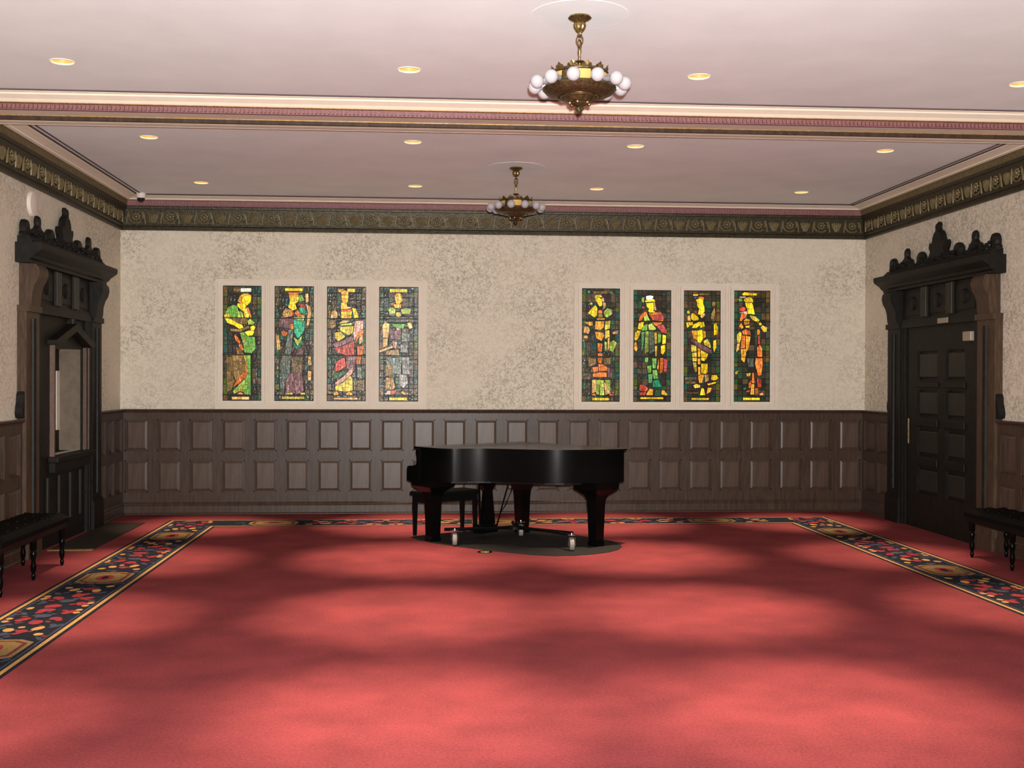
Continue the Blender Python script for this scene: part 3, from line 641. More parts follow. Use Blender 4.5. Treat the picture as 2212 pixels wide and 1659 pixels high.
FIG.append([('Y',1.1,[(340,150),(435,150),(435,192),(340,192)]),('o',1,[(225,160),(300,150),(280,200),(230,195)]),('o',1.3,[(262,190),(310,165),(350,190),(355,225),(270,225)]),('o',1.5,[(268,230),(355,230),(352,300),(335,330),(290,330),(270,290)]),
 ('o',1.4,[(268,320),(330,335),(345,370),(400,380),(350,400),(262,400)]),('r',1.2,[(262,405),(395,405),(395,425),(262,425)]),('Y',1.1,[(265,430),(400,425),(390,515),(265,518)]),('Y',1,[(400,385),(450,395),(485,500),(430,515),(410,430)]),
 ('o',1,[(300,500),(330,475),(385,480),(375,515),(300,518)]),('a',.8,[(150,430),(195,410),(225,460),(215,515),(135,515)]),('B',.9,[(120,540),(190,540),(200,610),(150,650),(115,590)]),('a',1.2,[(235,580),(290,540),(380,545),(330,570)]),
 ('l',1,[(250,590),(380,570),(415,580),(380,600),(270,605)]),('y',1.1,[(245,620),(420,610),(410,690),(360,725),(260,670)]),('y',1,[(190,690),(260,680),(320,740),(280,770),(230,800),(190,760)]),
 ('p',1.1,[(440,545),(545,540),(540,640),(480,700),(430,790),(415,700)]),('O',1.1,[(470,690),(545,650),(540,700),(480,760),(440,820)]),('a',.8,[(490,760),(530,710),(540,800),(490,840)]),
 ('m',1.6,[(160,830),(300,780),(400,730),(420,780),(330,830),(200,880)]),('r',.7,[(180,890),(330,840),(430,790),(430,970),(330,970),(230,940)]),('O',.8,[(465,860),(550,850),(545,960),(470,970)]),('r',1.0,[(190,1170),(210,1050),(310,990),(330,1100),(270,1150)]),
 ('m',1.5,[(320,985),(450,985),(440,1150),(400,1190),(340,1130)]),('O',.7,[(450,985),(520,985),(500,1080),(460,1080)]),('p',1,[(190,1310),(300,1230),(380,1140),(415,1110),(410,1190),(300,1290),(220,1340)]),('G',1,[(180,1190),(300,1170),(330,1180),(240,1250),(170,1270)]),
 ('y',1.2,[(200,1350),(300,1300),(380,1220),(410,1260),(415,1400),(330,1420),(200,1400)]),('s',1.4,[(470,1120),(520,1110),(530,1260),(470,1240)]),('b',1.2,[(430,1280),(560,1270),(560,1410),(420,1400)]),('o',1,[(175,1440),(210,1405),(240,1440),(235,1460),(180,1460)]),
 ('o',1.2,[(330,1440),(370,1410),(415,1445),(410,1460),(335,1460)]),('a',.7,[(180,1490),(475,1490),(475,1515),(180,1515)])])
FIG.append([('Y',1.1,[(865,150),(1085,150),(1085,190),(865,190)]),('o',1,[(920,250),(940,205),(990,200),(1020,230),(1025,300),(1005,320),(1000,240),(940,240)]),('o',1.5,[(930,240),(1005,235),(1010,310),(975,345),(940,320)]),
 ('o',1.3,[(915,340),(1015,335),(1010,380),(930,385)]),('l',.9,[(845,400),(900,375),(940,400),(935,450),(870,465)]),('l',.9,[(1005,400),(1080,380),(1140,400),(1110,460),(1020,455)]),('y',1.1,[(945,440),(985,430),(1010,470),(990,500),(945,480)]),
 ('r',.7,[(880,320),(910,310),(915,350),(880,350)]),('s',1.1,[(800,500),(930,490),(1060,500),(1130,510),(1080,560),(880,560)]),('g',.8,[(890,580),(1050,580),(1040,640),(940,630)]),('a',1.2,[(775,600),(810,560),(865,580),(855,700),(850,755),(785,750)]),
 ('a',1,[(785,760),(845,760),(835,850),(790,870)]),('a',1.2,[(1085,570),(1130,560),(1155,630),(1110,640)]),('p',1,[(945,635),(990,630),(1000,655),(960,665)]),('m',1.5,[(870,660),(1010,660),(1000,780),(880,760)]),('s',1.5,[(1020,680),(1120,700),(1110,800),(1020,800)]),
 ('p',.8,[(900,790),(960,800),(950,900),(910,860)]),('a',1.1,[(738,905),(900,852),(910,872),(742,935)]),('B',1,[(830,910),(980,890),(990,975),(810,960)]),('w',.9,[(1000,830),(1090,840),(1080,930),(1010,930)]),
 ('s',1.4,[(820,985),(900,1000),(960,1200),(900,1180),(830,1080)]),('B',1.3,[(820,1080),(890,1090),(910,1210),(820,1215)]),('B',1.4,[(820,1240),(910,1240),(940,1360),(900,1395),(820,1380)]),('s',1.8,[(900,1000),(1020,990),(1010,1200),(960,1200)]),('w',.7,[(1020,990),(1110,990),(1120,1200),(1030,1200)]),
 ('w',1.3,[(990,1200),(1080,1210),(1100,1300),(1040,1370),(990,1320)]),('p',1.2,[(810,1445),(850,1400),(885,1400),(880,1450)]),('r',.7,[(890,1400),(960,1390),(940,1440),(890,1450)]),('o',1,[(1010,1430),(1030,1400),(1070,1440),(1060,1455)]),('Y',1,[(865,1485),(1085,1485),(1085,1520),(865,1520)])])
FIG.append([('B',.7,[(230,160),(400,160),(400,190),(230,190)]),('t',.6,[(160,155),(190,155),(190,185),(160,185)]),('t',.6,[(435,155),(465,155),(465,190),(435,190)]),('y',1,[(245,240),(260,205),(320,200),(340,235),(300,235),(270,265)]),('Y',1.2,[(250,265),(300,235),(335,260),(340,330),(310,350),(280,310)]),
 ('a',.9,[(330,245),(360,240),(365,285),(340,290)]),('a',1,[(345,295),(380,300),(385,350),(355,390)]),('Y',1.1,[(165,430),(210,370),(255,330),(280,370),(275,460),(245,485)]),('l',.9,[(355,420),(400,365),(440,380),(465,435),(400,485),(370,470)]),('y',.8,[(180,315),(205,295),(225,315),(205,335)]),
 ('O',1,[(288,400),(315,390),(340,405),(335,435),(295,435)]),('B',1,[(290,440),(340,440),(340,485),(290,485)]),('o',1,[(275,495),(370,490),(370,515),(270,515)]),('o',.9,[(105,540),(220,535),(225,580),(190,590)]),('a',.8,[(120,600),(170,595),(190,640),(170,690),(110,670)]),
 ('o',1,[(255,530),(360,530),(360,600),(320,640),(250,630)]),('y',1,[(375,530),(440,520),(430,620),(370,640)]),('y',1.1,[(375,645),(425,640),(430,720),(375,750)]),('o',1,[(250,660),(350,670),(365,710),(330,775),(265,740)]),('a',.8,[(110,715),(150,705),(170,730),(145,745),(115,740)]),
 ('a',.7,[(460,665),(540,640),(525,690),(470,690)]),('l',.9,[(365,780),(395,790),(395,890),(370,900)]),('a',1,[(405,740),(430,730),(425,860),(405,900)]),('l',.7,[(430,790),(480,760),(520,800),(470,910),(430,890)]),
 ('O',.9,[(280,800),(340,805),(335,905),(285,905)]),('O',.9,[(285,925),(340,925),(340,970),(285,970)]),('O',.9,[(282,980),(340,980),(335,1050),(285,1045)]),('B',.9,[(170,985),(260,990),(260,1060),(170,1100)]),('B',.7,[(355,985),(440,980),(440,1060),(355,1070)]),
 ('O',1,[(215,1100),(290,1090),(290,1145),(235,1170)]),('O',1,[(290,1060),(345,1060),(400,1100),(400,1140),(300,1150)]),('O',1.1,[(220,1180),(300,1160),(395,1165),(395,1220),(225,1220)]),('m',1,[(400,1100),(460,1110),(460,1225),(405,1220)]),
 ('a',1,[(215,1255),(260,1250),(270,1400),(215,1420)]),('l',.9,[(265,1255),(315,1250),(300,1440),(265,1430)]),('l',1.1,[(315,1255),(355,1255),(365,1445),(310,1445)]),('a',1.1,[(360,1280),(385,1300),(440,1420),(375,1440)]),('l',.8,[(365,1255),(440,1255),(435,1400),(400,1330)]),
 ('O',.9,[(205,1445),(235,1420),(265,1440),(255,1450)]),('r',.9,[(415,1445),(440,1420),(475,1440),(470,1450)]),('Y',1,[(215,1475),(420,1475),(420,1508),(215,1508)]),('m',1,[(110,1220),(180,1200),(190,1250),(120,1250)])])
FIG.append([('L',2.2,[(880,215),(925,205),(970,215),(955,260),(880,260)]),('Y',1.6,[(865,270),(975,250),(995,280),(870,290)]),('Y',1.4,[(880,300),(965,295),(975,350),(970,400),(1000,410),(930,420),(905,400),(920,370),(890,350)]),('a',.9,[(965,280),(990,290),(1010,390),(980,390)]),
 ('O',1.0,[(800,480),(840,420),(880,405),(900,440),(850,470),(830,520),(790,525)]),('O',.9,[(910,425),(1000,415),(1060,410),(1100,470),(1090,530),(960,510)]),('R',1.6,[(960,450),(1080,440),(1100,500),(1000,520)]),('l',1.5,[(850,470),(890,440),(925,515),(860,525)]),('r',.7,[(830,345),(855,340),(860,370),(830,370)]),
 ('l',.8,[(820,235),(860,230),(850,300),(825,280)]),('Y',1.1,[(790,550),(850,530),(845,590),(815,635),(775,620)]),('Y',1.1,[(745,660),(775,640),(815,645),(790,730),(755,770),(735,750)]),('o',1,[(735,800),(760,780),(775,870),(760,905),(735,880)]),
 ('g',.9,[(850,580),(900,560),(890,640),(820,645)]),('l',1.3,[(905,570),(950,550),(1000,610),(990,635),(915,635)]),('O',1,[(950,540),(1080,540),(1060,560),(1000,590)]),('R',1.8,[(1010,590),(1085,560),(1135,640),(1130,680),(1080,670)]),
 ('G',2,[(820,660),(860,655),(850,800),(825,900)]),('l',.7,[(870,650),(910,650),(910,900),(860,930)]),('s',1,[(915,650),(970,650),(980,900),(920,930)]),('y',.9,[(975,660),(1010,670),(1015,800),(985,810)]),('y',.9,[(985,830),(1015,830),(1010,960),(990,960)]),('g',.8,[(1020,680),(1065,690),(1060,780),(1025,800)]),
 ('Y',1.2,[(1080,690),(1125,700),(1120,800),(1075,810)]),('Y',1.2,[(1060,830),(1110,815),(1115,890),(1085,940),(1060,920)]),('g',1,[(865,970),(905,970),(900,1040),(860,1030)]),('g',.8,[(890,1080),(945,1070),(940,1160),(900,1170)]),('G',2.5,[(905,1180),(960,1180),(950,1290),(910,1290)]),
 ('g',1,[(950,985),(1005,985),(1000,1110),(960,1110)]),('g',.9,[(955,1130),(1010,1130),(1030,1240),(970,1240)]),('t',.6,[(960,1260),(1030,1250),(1075,1340),(960,1340)]),('o',.9,[(1010,1110),(1030,990),(1040,1050),(1030,1130)]),('O',.7,[(1050,980),(1090,980),(1085,1150),(1045,1180)]),('R',2,[(1095,990),(1140,1000),(1130,1150),(1095,1150)]),
 ('r',.8,[(790,1380),(800,1310),(860,1310),(905,1370),(870,1400)]),('r',1,[(790,1410),(880,1400),(870,1440),(800,1440)]),('o',1.2,[(880,1430),(920,1360),(965,1370),(960,1440),(885,1442)]),('o',1.1,[(1065,1430),(1070,1380),(1100,1380),(1140,1430),(1130,1445)]),('Y',.8,[(805,1465),(1090,1465),(1090,1490),(805,1490)])])
FIG.append([('Y',.9,[(260,190),(330,190),(320,210),(260,212)]),('B',1,[(335,180),(470,180),(460,200),(335,200)]),('u',1,[(275,220),(310,218),(300,240),(275,245)]),('O',1,[(310,235),(350,215),(395,230),(400,260),(360,250)]),('Y',1.6,[(290,260),(345,240),(385,260),(385,310),(400,340),(405,400),(370,450),(320,440),(335,370),(310,330),(310,290)]),
 ('Y',1.2,[(235,440),(260,420),(330,480),(330,510),(270,520),(235,500)]),('y',1,[(180,410),(205,390),(225,420),(200,440)]),('a',1,[(190,470),(220,450),(235,520),(195,520)]),('a',.9,[(345,460),(400,420),(410,450),(370,490)]),('R',.9,[(270,390),(310,400),(310,440),(275,420)]),
 ('Y',1.3,[(245,610),(270,560),(340,530),(355,570),(300,610)]),('Y',1.1,[(345,530),(395,530),(405,590),(350,610)]),('Y',1,[(200,535),(260,535),(260,575),(215,580)]),('Y',1,[(175,540),(195,535),(215,590),(185,610)]),('o',.9,[(240,640),(305,640),(310,760),(265,740)]),('Y',1.2,[(310,640),(375,630),(385,740),(350,800),(315,780)]),
 ('o',.8,[(380,640),(415,650),(420,720),(390,740)]),('y',.8,[(390,770),(440,740),(480,820),(480,860),(400,820)]),('m',1.2,[(235,720),(300,770),(380,820),(490,880),(490,930),(370,880),(270,800),(235,770)]),('y',1,[(235,815),(300,830),(305,900),(240,905)]),('o',1,[(315,850),(350,870),(350,970),(320,970)]),
 ('Y',1,[(355,880),(450,930),(430,980),(400,1020),(360,1010)]),('y',1,[(245,915),(305,910),(305,1020),(255,1025)]),('o',.9,[(315,985),(350,985),(350,1060),(320,1060)]),('y',.7,[(255,1035),(300,1035),(310,1150),(285,1160)]),('Y',.9,[(360,1050),(440,1050),(440,1150),(420,1180),(360,1170)]),
 ('o',.9,[(320,1090),(350,1090),(350,1180),(325,1200)]),('o',.9,[(320,1210),(360,1180),(400,1190),(370,1290),(335,1290)]),('B',1.4,[(400,1190),(450,1180),(455,1260),(410,1280)]),('Y',.8,[(490,1190),(550,1190),(575,1230),(530,1260),(480,1250)]),('Y',.9,[(430,1300),(540,1275),(545,1290),(450,1320)]),
 ('y',1.2,[(260,1320),(300,1300),(345,1315),(350,1345),(280,1355)]),('Y',1.5,[(345,1440),(365,1350),(395,1360),(410,1440)]),('o',1.2,[(425,1430),(440,1345),(490,1350),(475,1400)]),('Y',.7,[(240,1475),(460,1475),(450,1500),(240,1500)]),
 ('Y',1,[(510,560),(540,540),(565,600),(560,690),(515,700)]),('Y',1,[(505,770),(540,750),(545,850),(515,910),(505,850)]),('B',1.2,[(485,290),(510,275),(535,300),(520,340),(490,340)]),('B',1.2,[(480,430),(520,350),(530,430),(510,500),(475,500)]),('b',1.4,[(160,1215),(300,1215),(300,1250),(160,1250)]),('b',1.2,[(160,1270),(290,1270),(290,1300),(160,1300)]),('O',.5,[(170,1410),(330,1410),(330,1418),(170,1418)])])
FIG.append([('Y',1.1,[(860,185),(890,165),(1050,180),(1040,205),(870,205)]),('p',.8,[(820,220),(910,215),(900,235),(840,240)]),('g',.8,[(810,245),(850,240),(870,270),(830,285)]),('Y',1.1,[(880,265),(900,235),(960,222),(990,250),(1000,290),(900,290)]),('Y',1.3,[(900,295),(985,295),(1005,360),(1020,440),(930,430),(925,370),(905,330)]),
 ('r',1.1,[(825,370),(870,345),(905,360),(890,400),(840,400)]),('p',1,[(820,425),(860,405),(920,400),(930,440),(870,430)]),('O',1,[(830,520),(850,430),(920,440),(910,480),(870,500),(860,525)]),('o',1.1,[(880,520),(905,490),(955,500),(950,560),(890,570)]),('y',1,[(950,450),(1020,460),(1080,510),(1060,545),(980,500)]),
 ('y',.9,[(1060,555),(1085,530),(1110,560),(1085,580)]),('y',1,[(1090,600),(1110,570),(1170,600),(1165,650),(1130,660)]),('o',1,[(820,590),(850,545),(880,600),(860,620)]),('y',.9,[(900,580),(960,575),(950,605),(905,605)]),('O',.9,[(860,650),(900,620),(960,640),(970,700),(930,690),(870,690)]),
 ('y',1.1,[(795,690),(830,650),(855,670),(850,740),(830,795),(800,790)]),('a',1,[(800,800),(835,800),(820,880),(785,910)]),('O',1,[(855,700),(900,700),(900,850),(845,860)]),('o',1,[(905,700),(965,715),(945,850),(910,910)]),('o',1.1,[(845,870),(905,865),(910,930),(890,1040),(850,1000)]),
 ('O',1,[(1045,630),(1070,620),(1085,650),(1075,690),(1045,690)]),('r',.9,[(1055,710),(1080,710),(1080,800),(1060,810)]),('O',1.1,[(1045,850),(1080,810),(1110,860),(1110,965),(1050,965)]),('O',1.3,[(1020,1050),(1030,980),(1110,980),(1115,1070),(1100,1190),(1060,1200)]),
 ('s',.8,[(920,980),(1000,985),(1000,1090),(930,1090)]),('y',.7,[(910,1170),(970,1160),(960,1200),(920,1210)]),('y',.6,[(770,1150),(815,1130),(800,1180),(775,1180)]),('O',.9,[(985,1160),(1005,1160),(1015,1290),(980,1290)]),('O',.7,[(940,1290),(975,1240),(975,1340),(940,1350)]),('r',.7,[(1040,1230),(1100,1240),(1100,1340),(1050,1340)]),
 ('o',1,[(975,1300),(1010,1300),(1010,1430),(960,1430)]),('r',.8,[(910,1385),(950,1370),(960,1400),(910,1400)]),('O',.8,[(1020,1350),(1060,1350),(1060,1430),(1020,1420)]),('a',.9,[(1070,1420),(1110,1400),(1130,1435),(1080,1442)]),('Y',1.1,[(870,1468),(1080,1468),(1080,1498),(870,1498)]),('t',.5,[(870,1350),(910,1340),(905,1370),(870,1370)])])
def parea(q): return abs(sum(q[i-1][0]*q[i][1]-q[i][0]*q[i-1][1] for i in range(len(q))))/2
def clip(q,c,n):
    out=[]
    for i in range(len(q)):
        a,b=q[i-1],q[i]; da=(a[0]-c[0])*n[0]+(a[1]-c[1])*n[1]; db=(b[0]-c[0])*n[0]+(b[1]-c[1])*n[1]
        if (da>=0)!=(db>=0): t=da/(da-db); out.append((a[0]+(b[0]-a[0])*t,a[1]+(b[1]-a[1])*t))
        if db>=0: out.append(b)
    return out
WL=['stained glass window of a woman in green and gold playing a stringed instrument','stained glass window of a woman with a bright teal drape, second from the left','stained glass window of a bareheaded woman wrapped in a crimson sash','stained glass window of a woman in silvery grey, fourth from the left',
    'stained glass window of a bowed figure in an orange banded robe with pale collar','stained glass window of a woman with white headcloth and green gown','stained glass window of a golden clad woman with a brown diagonal sash','rightmost stained glass window, a woman in orange with one arm bent']
for k,((x0,x1),(z0,z1)) in enumerate(WIN):
    root=empty('window_%d'%(k+1),((x0+x1)/2,D,z0)); tag(root,WL[k],'window',kind='structure')
    bx0,bx1,by0,by1=BOX[k]; YB=D-.016
    T=lambda p:(x0+(p[0]-bx0)/(bx1-bx0)*(x1-x0),z1-(p[1]-by0)/(by1-by0)*(z1-z0))
    fn=lambda a,b,d:(a,YB-d,b)
    MB().box((x0,D-.016,z0),(x1,D-.002,z1)).build('leading',LEAD,root)
    # mouldings
    b=MB()
    for (w0,w1,s) in ((.0,.022,.036),(.022,.046,.046),(.062,.072,.034),):
        for (p,q,u,v) in ((x0-w1,x0-w0,z0-w1,z1+w1),(x1+w0,x1+w1,z0-w1,z1+w1)): b.box((p,D,u),(q,D-s,v))
        for (p,q,u,v) in ((x0-w0,x1+w0,z0-w1,z0-w0),(x0-w0,x1+w0,z1+w0,z1+w1)): b.box((p,D,u),(q,D-s,v))
    b.build('frame',CREAM2,root)
    rnd=random.Random(40+k)
    # background quarries
    xs=[0,.11,.24,.40,.58,.76,.89,1.0]; ny=19; edge=0; zrow=[0]+sorted(rnd.uniform(-.018,.018)+j_/19 for j_ in range(1,19))+[1]
    for j in range(ny):
        for i in range(len(xs)-1):
            jt=lambda:rnd.uniform(-.003,.003)
            xa=x0+.004+(x1-x0-.008)*xs[i]; xb=x0+.004+(x1-x0-.008)*xs[i+1]
            za=z0+.006+(z1-z0-.012)*zrow[j]; zb=z0+.006+(z1-z0-.012)*zrow[j+1]
            g=.0042
            poly=[(xa+g+jt()*.5,za+g+jt()),(xb-g+jt()*.5,za+g+jt()),(xb-g+jt()*.5,zb-g+jt()),(xa+g+jt()*.5,zb-g+jt())]
            side=i in (0,6)
            if side or rnd.random()<.5: pass
            else: xb-=.0 ; zb-=(zb-za)*rnd.choice([0,.15])
            if side: c,st=rnd.choice([('B',.4),('b',.7),('G',.5),('T',.6),('b',.5),('s',.4),('k',1),('k',.8),('l',.12)])
            else: c,st=rnd.choice([('k',.7),('k',.4),('T',.4),('m',.2),('b',.4),('G',.4),('s',.2),('k',.4),('b',.6),('k',.6)])
            mb=MB().prism(poly,fn,.0,.0045+rnd.random()*.001); mb.build('quarry',glass(c,st),root)
    cm=MB(); d=.0065
    pieces=[]
    for c,st,poly in FIG[k]:
        q=[T(p) for p in poly]; cells=[q]; guard=0
        lim=.0028 if c in 'Ya' and st>1.15 else .0016
        while guard<14:
            guard+=1
            big=[x for x in cells if parea(x)>lim*rnd.uniform(.9,1.7)]
            if not big: break
            x=max(big,key=parea); cells.remove(x); u=[p[0] for p in x]; v=[p[1] for p in x]
            wx,wz=max(u)-min(u),max(v)-min(v); cx_,cz_=min(u)+wx*rnd.uniform(.38,.62),min(v)+wz*rnd.uniform(.38,.62)
            an=(0 if wx>wz*.55 else PI/2)+rnd.uniform(-.38,.38)
            nn=(math.cos(an),math.sin(an)); h1=clip(x,(cx_,cz_),nn); h2=clip(x,(cx_,cz_),(-nn[0],-nn[1]))
            if len(h1)>2 and len(h2)>2 and min(parea(h1),parea(h2))>1e-4: cells+=[h1,h2]
            else: cells.append(x); break
        for x in cells: pieces.append((c,round(st*rnd.choice([.6,.8,1,1,1.2]) if len(cells)>1 else st,1),x))
    for c,st,q in pieces:
        q=[(min(max(a,x0+.004),x1-.004),min(max(b_,z0+.004),z1-.004)) for a,b_ in q]
        cm.prism(offset(q,.0022),fn,0,d); d+=.00012
        MB().prism(offset(q,-.0014),fn,d-.002,d).build('glass_piece',glass(c,st),root); d+=.0001
    cm.build('came',LEAD,root)
    b=MB()
    for yy in (.28,.60,.948): 
        z=z1-(z1-z0)*yy; b.box((x0,YB,z-.004),(x1,YB-d-.003,z+.004))
    b.build('saddle_bar',LEAD,root)
# smooth surrounds of each group of four windows
for nm,xa,xb,lab in (('a',-2.575,.0,'smooth cream surround of the left four stained glass windows'),('b',1.905,4.52,'smooth cream surround of the right four stained glass windows')):
    ws=[w_ for w_ in WIN if xa<w_[0][0]<xb]; b=MB(); z0,z1=ZR+.001,2.895
    edges=[xa]+[v for w_ in ws for v in w_[0]]+[xb]
    for i in range(0,len(edges),2): b.box((edges[i],D,z0),(edges[i+1],D-.022,z1))
    for w_ in ws:
        b.box((w_[0][0],D,z0),(w_[0][1],D-.022,w_[1][0])); b.box((w_[0][0],D,w_[1][1]),(w_[0][1],D-.022,z1))
    b.box((xa-.02,D,z0),(xa,D-.03,z1+.02)); b.box((xb,D,z0),(xb+.02,D-.03,z1+.02)); b.box((xa,D,z1),(xb,D-.03,z1+.02))
    trim(b,lab,CREAM2,'window surround')
# ------------------------------------------------------------------ grand piano
KX,KY=.80,.60; NX,NY=.60,-.80; TX,TY=-.10,11.96
def pp(a,b,z): return (TX+a*NX+b*KX,TY+a*NY+b*KY,z)
gp=empty('grand_piano',(.75,12.2,0)); tag(gp,'black lacquered grand piano with its lid closed','piano')
OUT=[(a*(1+.05*max(0,min(1,(a-.6)/.6))),b) for a,b in [(0,0),(.12,0),(.25,0),(.36,0.002),(.43,.018),(.49,.05),(.535,.10),(.576,.165),(.61,.22),(.65,.28),(.69,.33),(.73,.372),(.80,.43),(.92,.515),(1.05,.600),(1.15,.675),(1.235,.755),(1.30,.835),(1.345,.906),(1.39,.99),(1.43,1.08),(1.47,1.18),(1.50,1.29),(1.52,1.39),(1.525,1.46),(1.49,1.50)]]
rimp=OUT+[(.0,1.5)]
def insetp(poly,d): return offset(poly,-d)
P3=lambda a,b,d:pp(a,b,d)
MB().prism(insetp(rimp,.022),P3,.652,.965).build('rim',BLACK,gp,smooth=True)
MB().prism(insetp(rimp,.14),P3,.625,.652).build('soundboard_beams',BLACK2,gp)
# lid: main part and folded front flap with a seam between
a_s=.34
main=[(a_s+.003,-.002)]+[p for p in OUT if p[0]>a_s+.01]+[(a_s+.003,1.5)]
front=[(-.012,-.006)]+[(.12,-.006),(.25,-.006),(a_s-.003,-.006)]+[(a_s-.003,1.506),(-.012,1.506)]
MB().prism(offset(main,.008),P3,.968,.985).build('lid',BLACK,gp,smooth=True)
MB().prism(front,P3,.968,.986).build('lid_front_flap',BLACK,gp,smooth=True)
# cheeks: profile in (a,z) at both ends of the keyboard
cp=[(.05,.965),(.02,.965),(.015,.93),(.03,.88),(.03,.83),(.01,.795),(-.05,.785),(-.10,.782),(-.135,.770),(-.14,.74),(-.14,.635),(-.11,.625),(.05,.60)]
for b0,b1 in ((.0,.075),(1.425,1.5)):
    MB().prism(cp,lambda a,z,d:pp(a,d,z),b0,b1).build('cheek',BLACK,gp)
MB().prism([(-.125,.63),(-.125,.725),(-.10,.735),(.03,.735),(.03,.62)],lambda a,z,d:pp(a,d,z),.075,1.425).build('keybed',BLACK,gp)
MB().prism([(.02,.735),(-.085,.745),(-.09,.755),(.0,.79),(.02,.88),(.05,.965),(.05,.735)],lambda a,z,d:pp(a,d,z),.076,1.424).build('fallboard',BLACK,gp)
def pleg(a,b,ztop,kk=1,nm='leg'):
    m=MB(); secs=[(.058,0),(.062,.03),(.050,.05),(.054,.07),(.064,.40),(.070,.47),(.085,.51),(.125*kk,.545),(.16*kk,.575),(.165*kk,ztop)]
    vs=[];fs=[]
    for h,z in secs:
        for sx,sy in ((-1,-1),(1,-1),(1,1),(-1,1)): vs.append(pp(a+sx*h,b+sy*h,z))
    n=len(secs)
    for k in range(n-1):
        for i in range(4): j=(i+1)%4; fs.append((k*4+i,k*4+j,(k+1)*4+j,(k+1)*4+i))
    fs+=[(3,2,1,0),tuple((n-1)*4+i for i in range(4))]
    m.add(vs,fs); return m.build(nm,BLACK,gp)
pleg(.06,.19,.65); pleg(.13,1.365,.65,.8); pleg(1.385,1.25,.655)
# underside apron seen between the legs
# lyre
lm=MB()
for db in (-.055,.0,.055): lm.tube([pp(.20,.78+db*1.6,.60),pp(.20,.78+db*1.3,.14)],.012,8)
lm.prism([(-.09,.14),(-.05,.50),(-.12,.60),(.12,.60),(.05,.50),(.09,.14)],lambda p,z,d:pp(d,.80+p,z),.19,.235)
lm.build('lyre',BLACK,gp)
MB().box((-.12,-.07,.055),(.12,.07,.135),.008).xform(Matrix.Translation(Vector(pp(.20,.78,0)))@Matrix.Rotation(math.atan2(KY,KX),4,'Z')).build('pedal_box',BLACK,gp)
for k in (-1,0,1):
    MB().tube([pp(.14,.78+k*.055,.075),pp(.06,.78+k*.055,.065),pp(.02,.78+k*.055,.06)],[.009,.013,.015],8).build('pedal',BRASS,gp,smooth=True)
    MB().tube([pp(.26,.78+k*.05,.095),pp(.285,.78+k*.05,.095)],[.012,.010],8).build('pedal_bolt',CHROME,gp,smooth=True)
MB().tube([pp(.55,.80,.60),pp(.30,.86,.14)],.009,6).build('lyre_brace',BLACK2,gp)
MB().tube([pp(.38,1.02,.60),pp(.37,1.0,.50),pp(.33,.96,.36),pp(.30,.90,.25),pp(.27,.88,.14)],.007,6).build('pedal_cable',BLACK2,gp)
for a,b in ((.43,.018),(.70,.335)): pass
# ------------------------------------------------------------------ bench behind the keyboard
def rotbox(m,c,h,z0,z1,bev=0): # box aligned with piano axes: centre (x,y), half sizes along k and n
    q=MB().box((-h[0],-h[1],z0),(h[0],h[1],z1),bev).xform(Matrix.Translation((c[0],c[1],0))@Matrix.Rotation(math.atan2(KY,KX),4,'Z')); m.add(q.v,q.f)
bc=(.225,12.56)
pbn=empty('piano_bench',(bc[0],bc[1],0)); tag(pbn,'black piano bench pushed in behind the keyboard of the grand piano','bench')
m=MB(); rotbox(m,bc,(.37,.155),.435,.475,.012); m.build('seat',LEATH,pbn)
m=MB(); rotbox(m,bc,(.345,.13),.365,.435); m.build('apron',BLACK2,pbn)
for sx in (-1,1):
    for sy in (-1,1):
        q=MB(); vs=[];fs=[]
        for h,z in ((.014,0),(.016,.02),(.022,.365)):
            for ux,uy in ((-1,-1),(1,-1),(1,1),(-1,1)): vs.append((sx*.325+ux*h,sy*.112+uy*h,z))
        for k in range(2):
            for i in range(4): j=(i+1)%4; fs.append((k*4+i,k*4+j,(k+1)*4+j,(k+1)*4+i))
        fs+=[(3,2,1,0),(8,9,10,11)]
        q.add(vs,fs).xform(Matrix.Translation((bc[0],bc[1],0))@Matrix.Rotation(math.atan2(KY,KX),4,'Z')).build('leg',BLACK2,pbn)
o=empty('piano_floor_sheet',(.85,12.0,0)); tag(o,'thin dark charcoal oval sheet on the carpet under the grand piano','mat')
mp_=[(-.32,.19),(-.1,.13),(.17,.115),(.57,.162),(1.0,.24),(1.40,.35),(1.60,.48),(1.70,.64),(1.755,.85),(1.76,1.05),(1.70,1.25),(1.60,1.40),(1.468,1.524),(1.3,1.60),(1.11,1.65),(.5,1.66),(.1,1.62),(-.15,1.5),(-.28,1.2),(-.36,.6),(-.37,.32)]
MB().prism(mp_,P3,.0,.005).build('flat_body',MATD,o)  # thin even charcoal sheet with a rounded outline
for o_ in (gp,pbn): o_.location.z=.0058
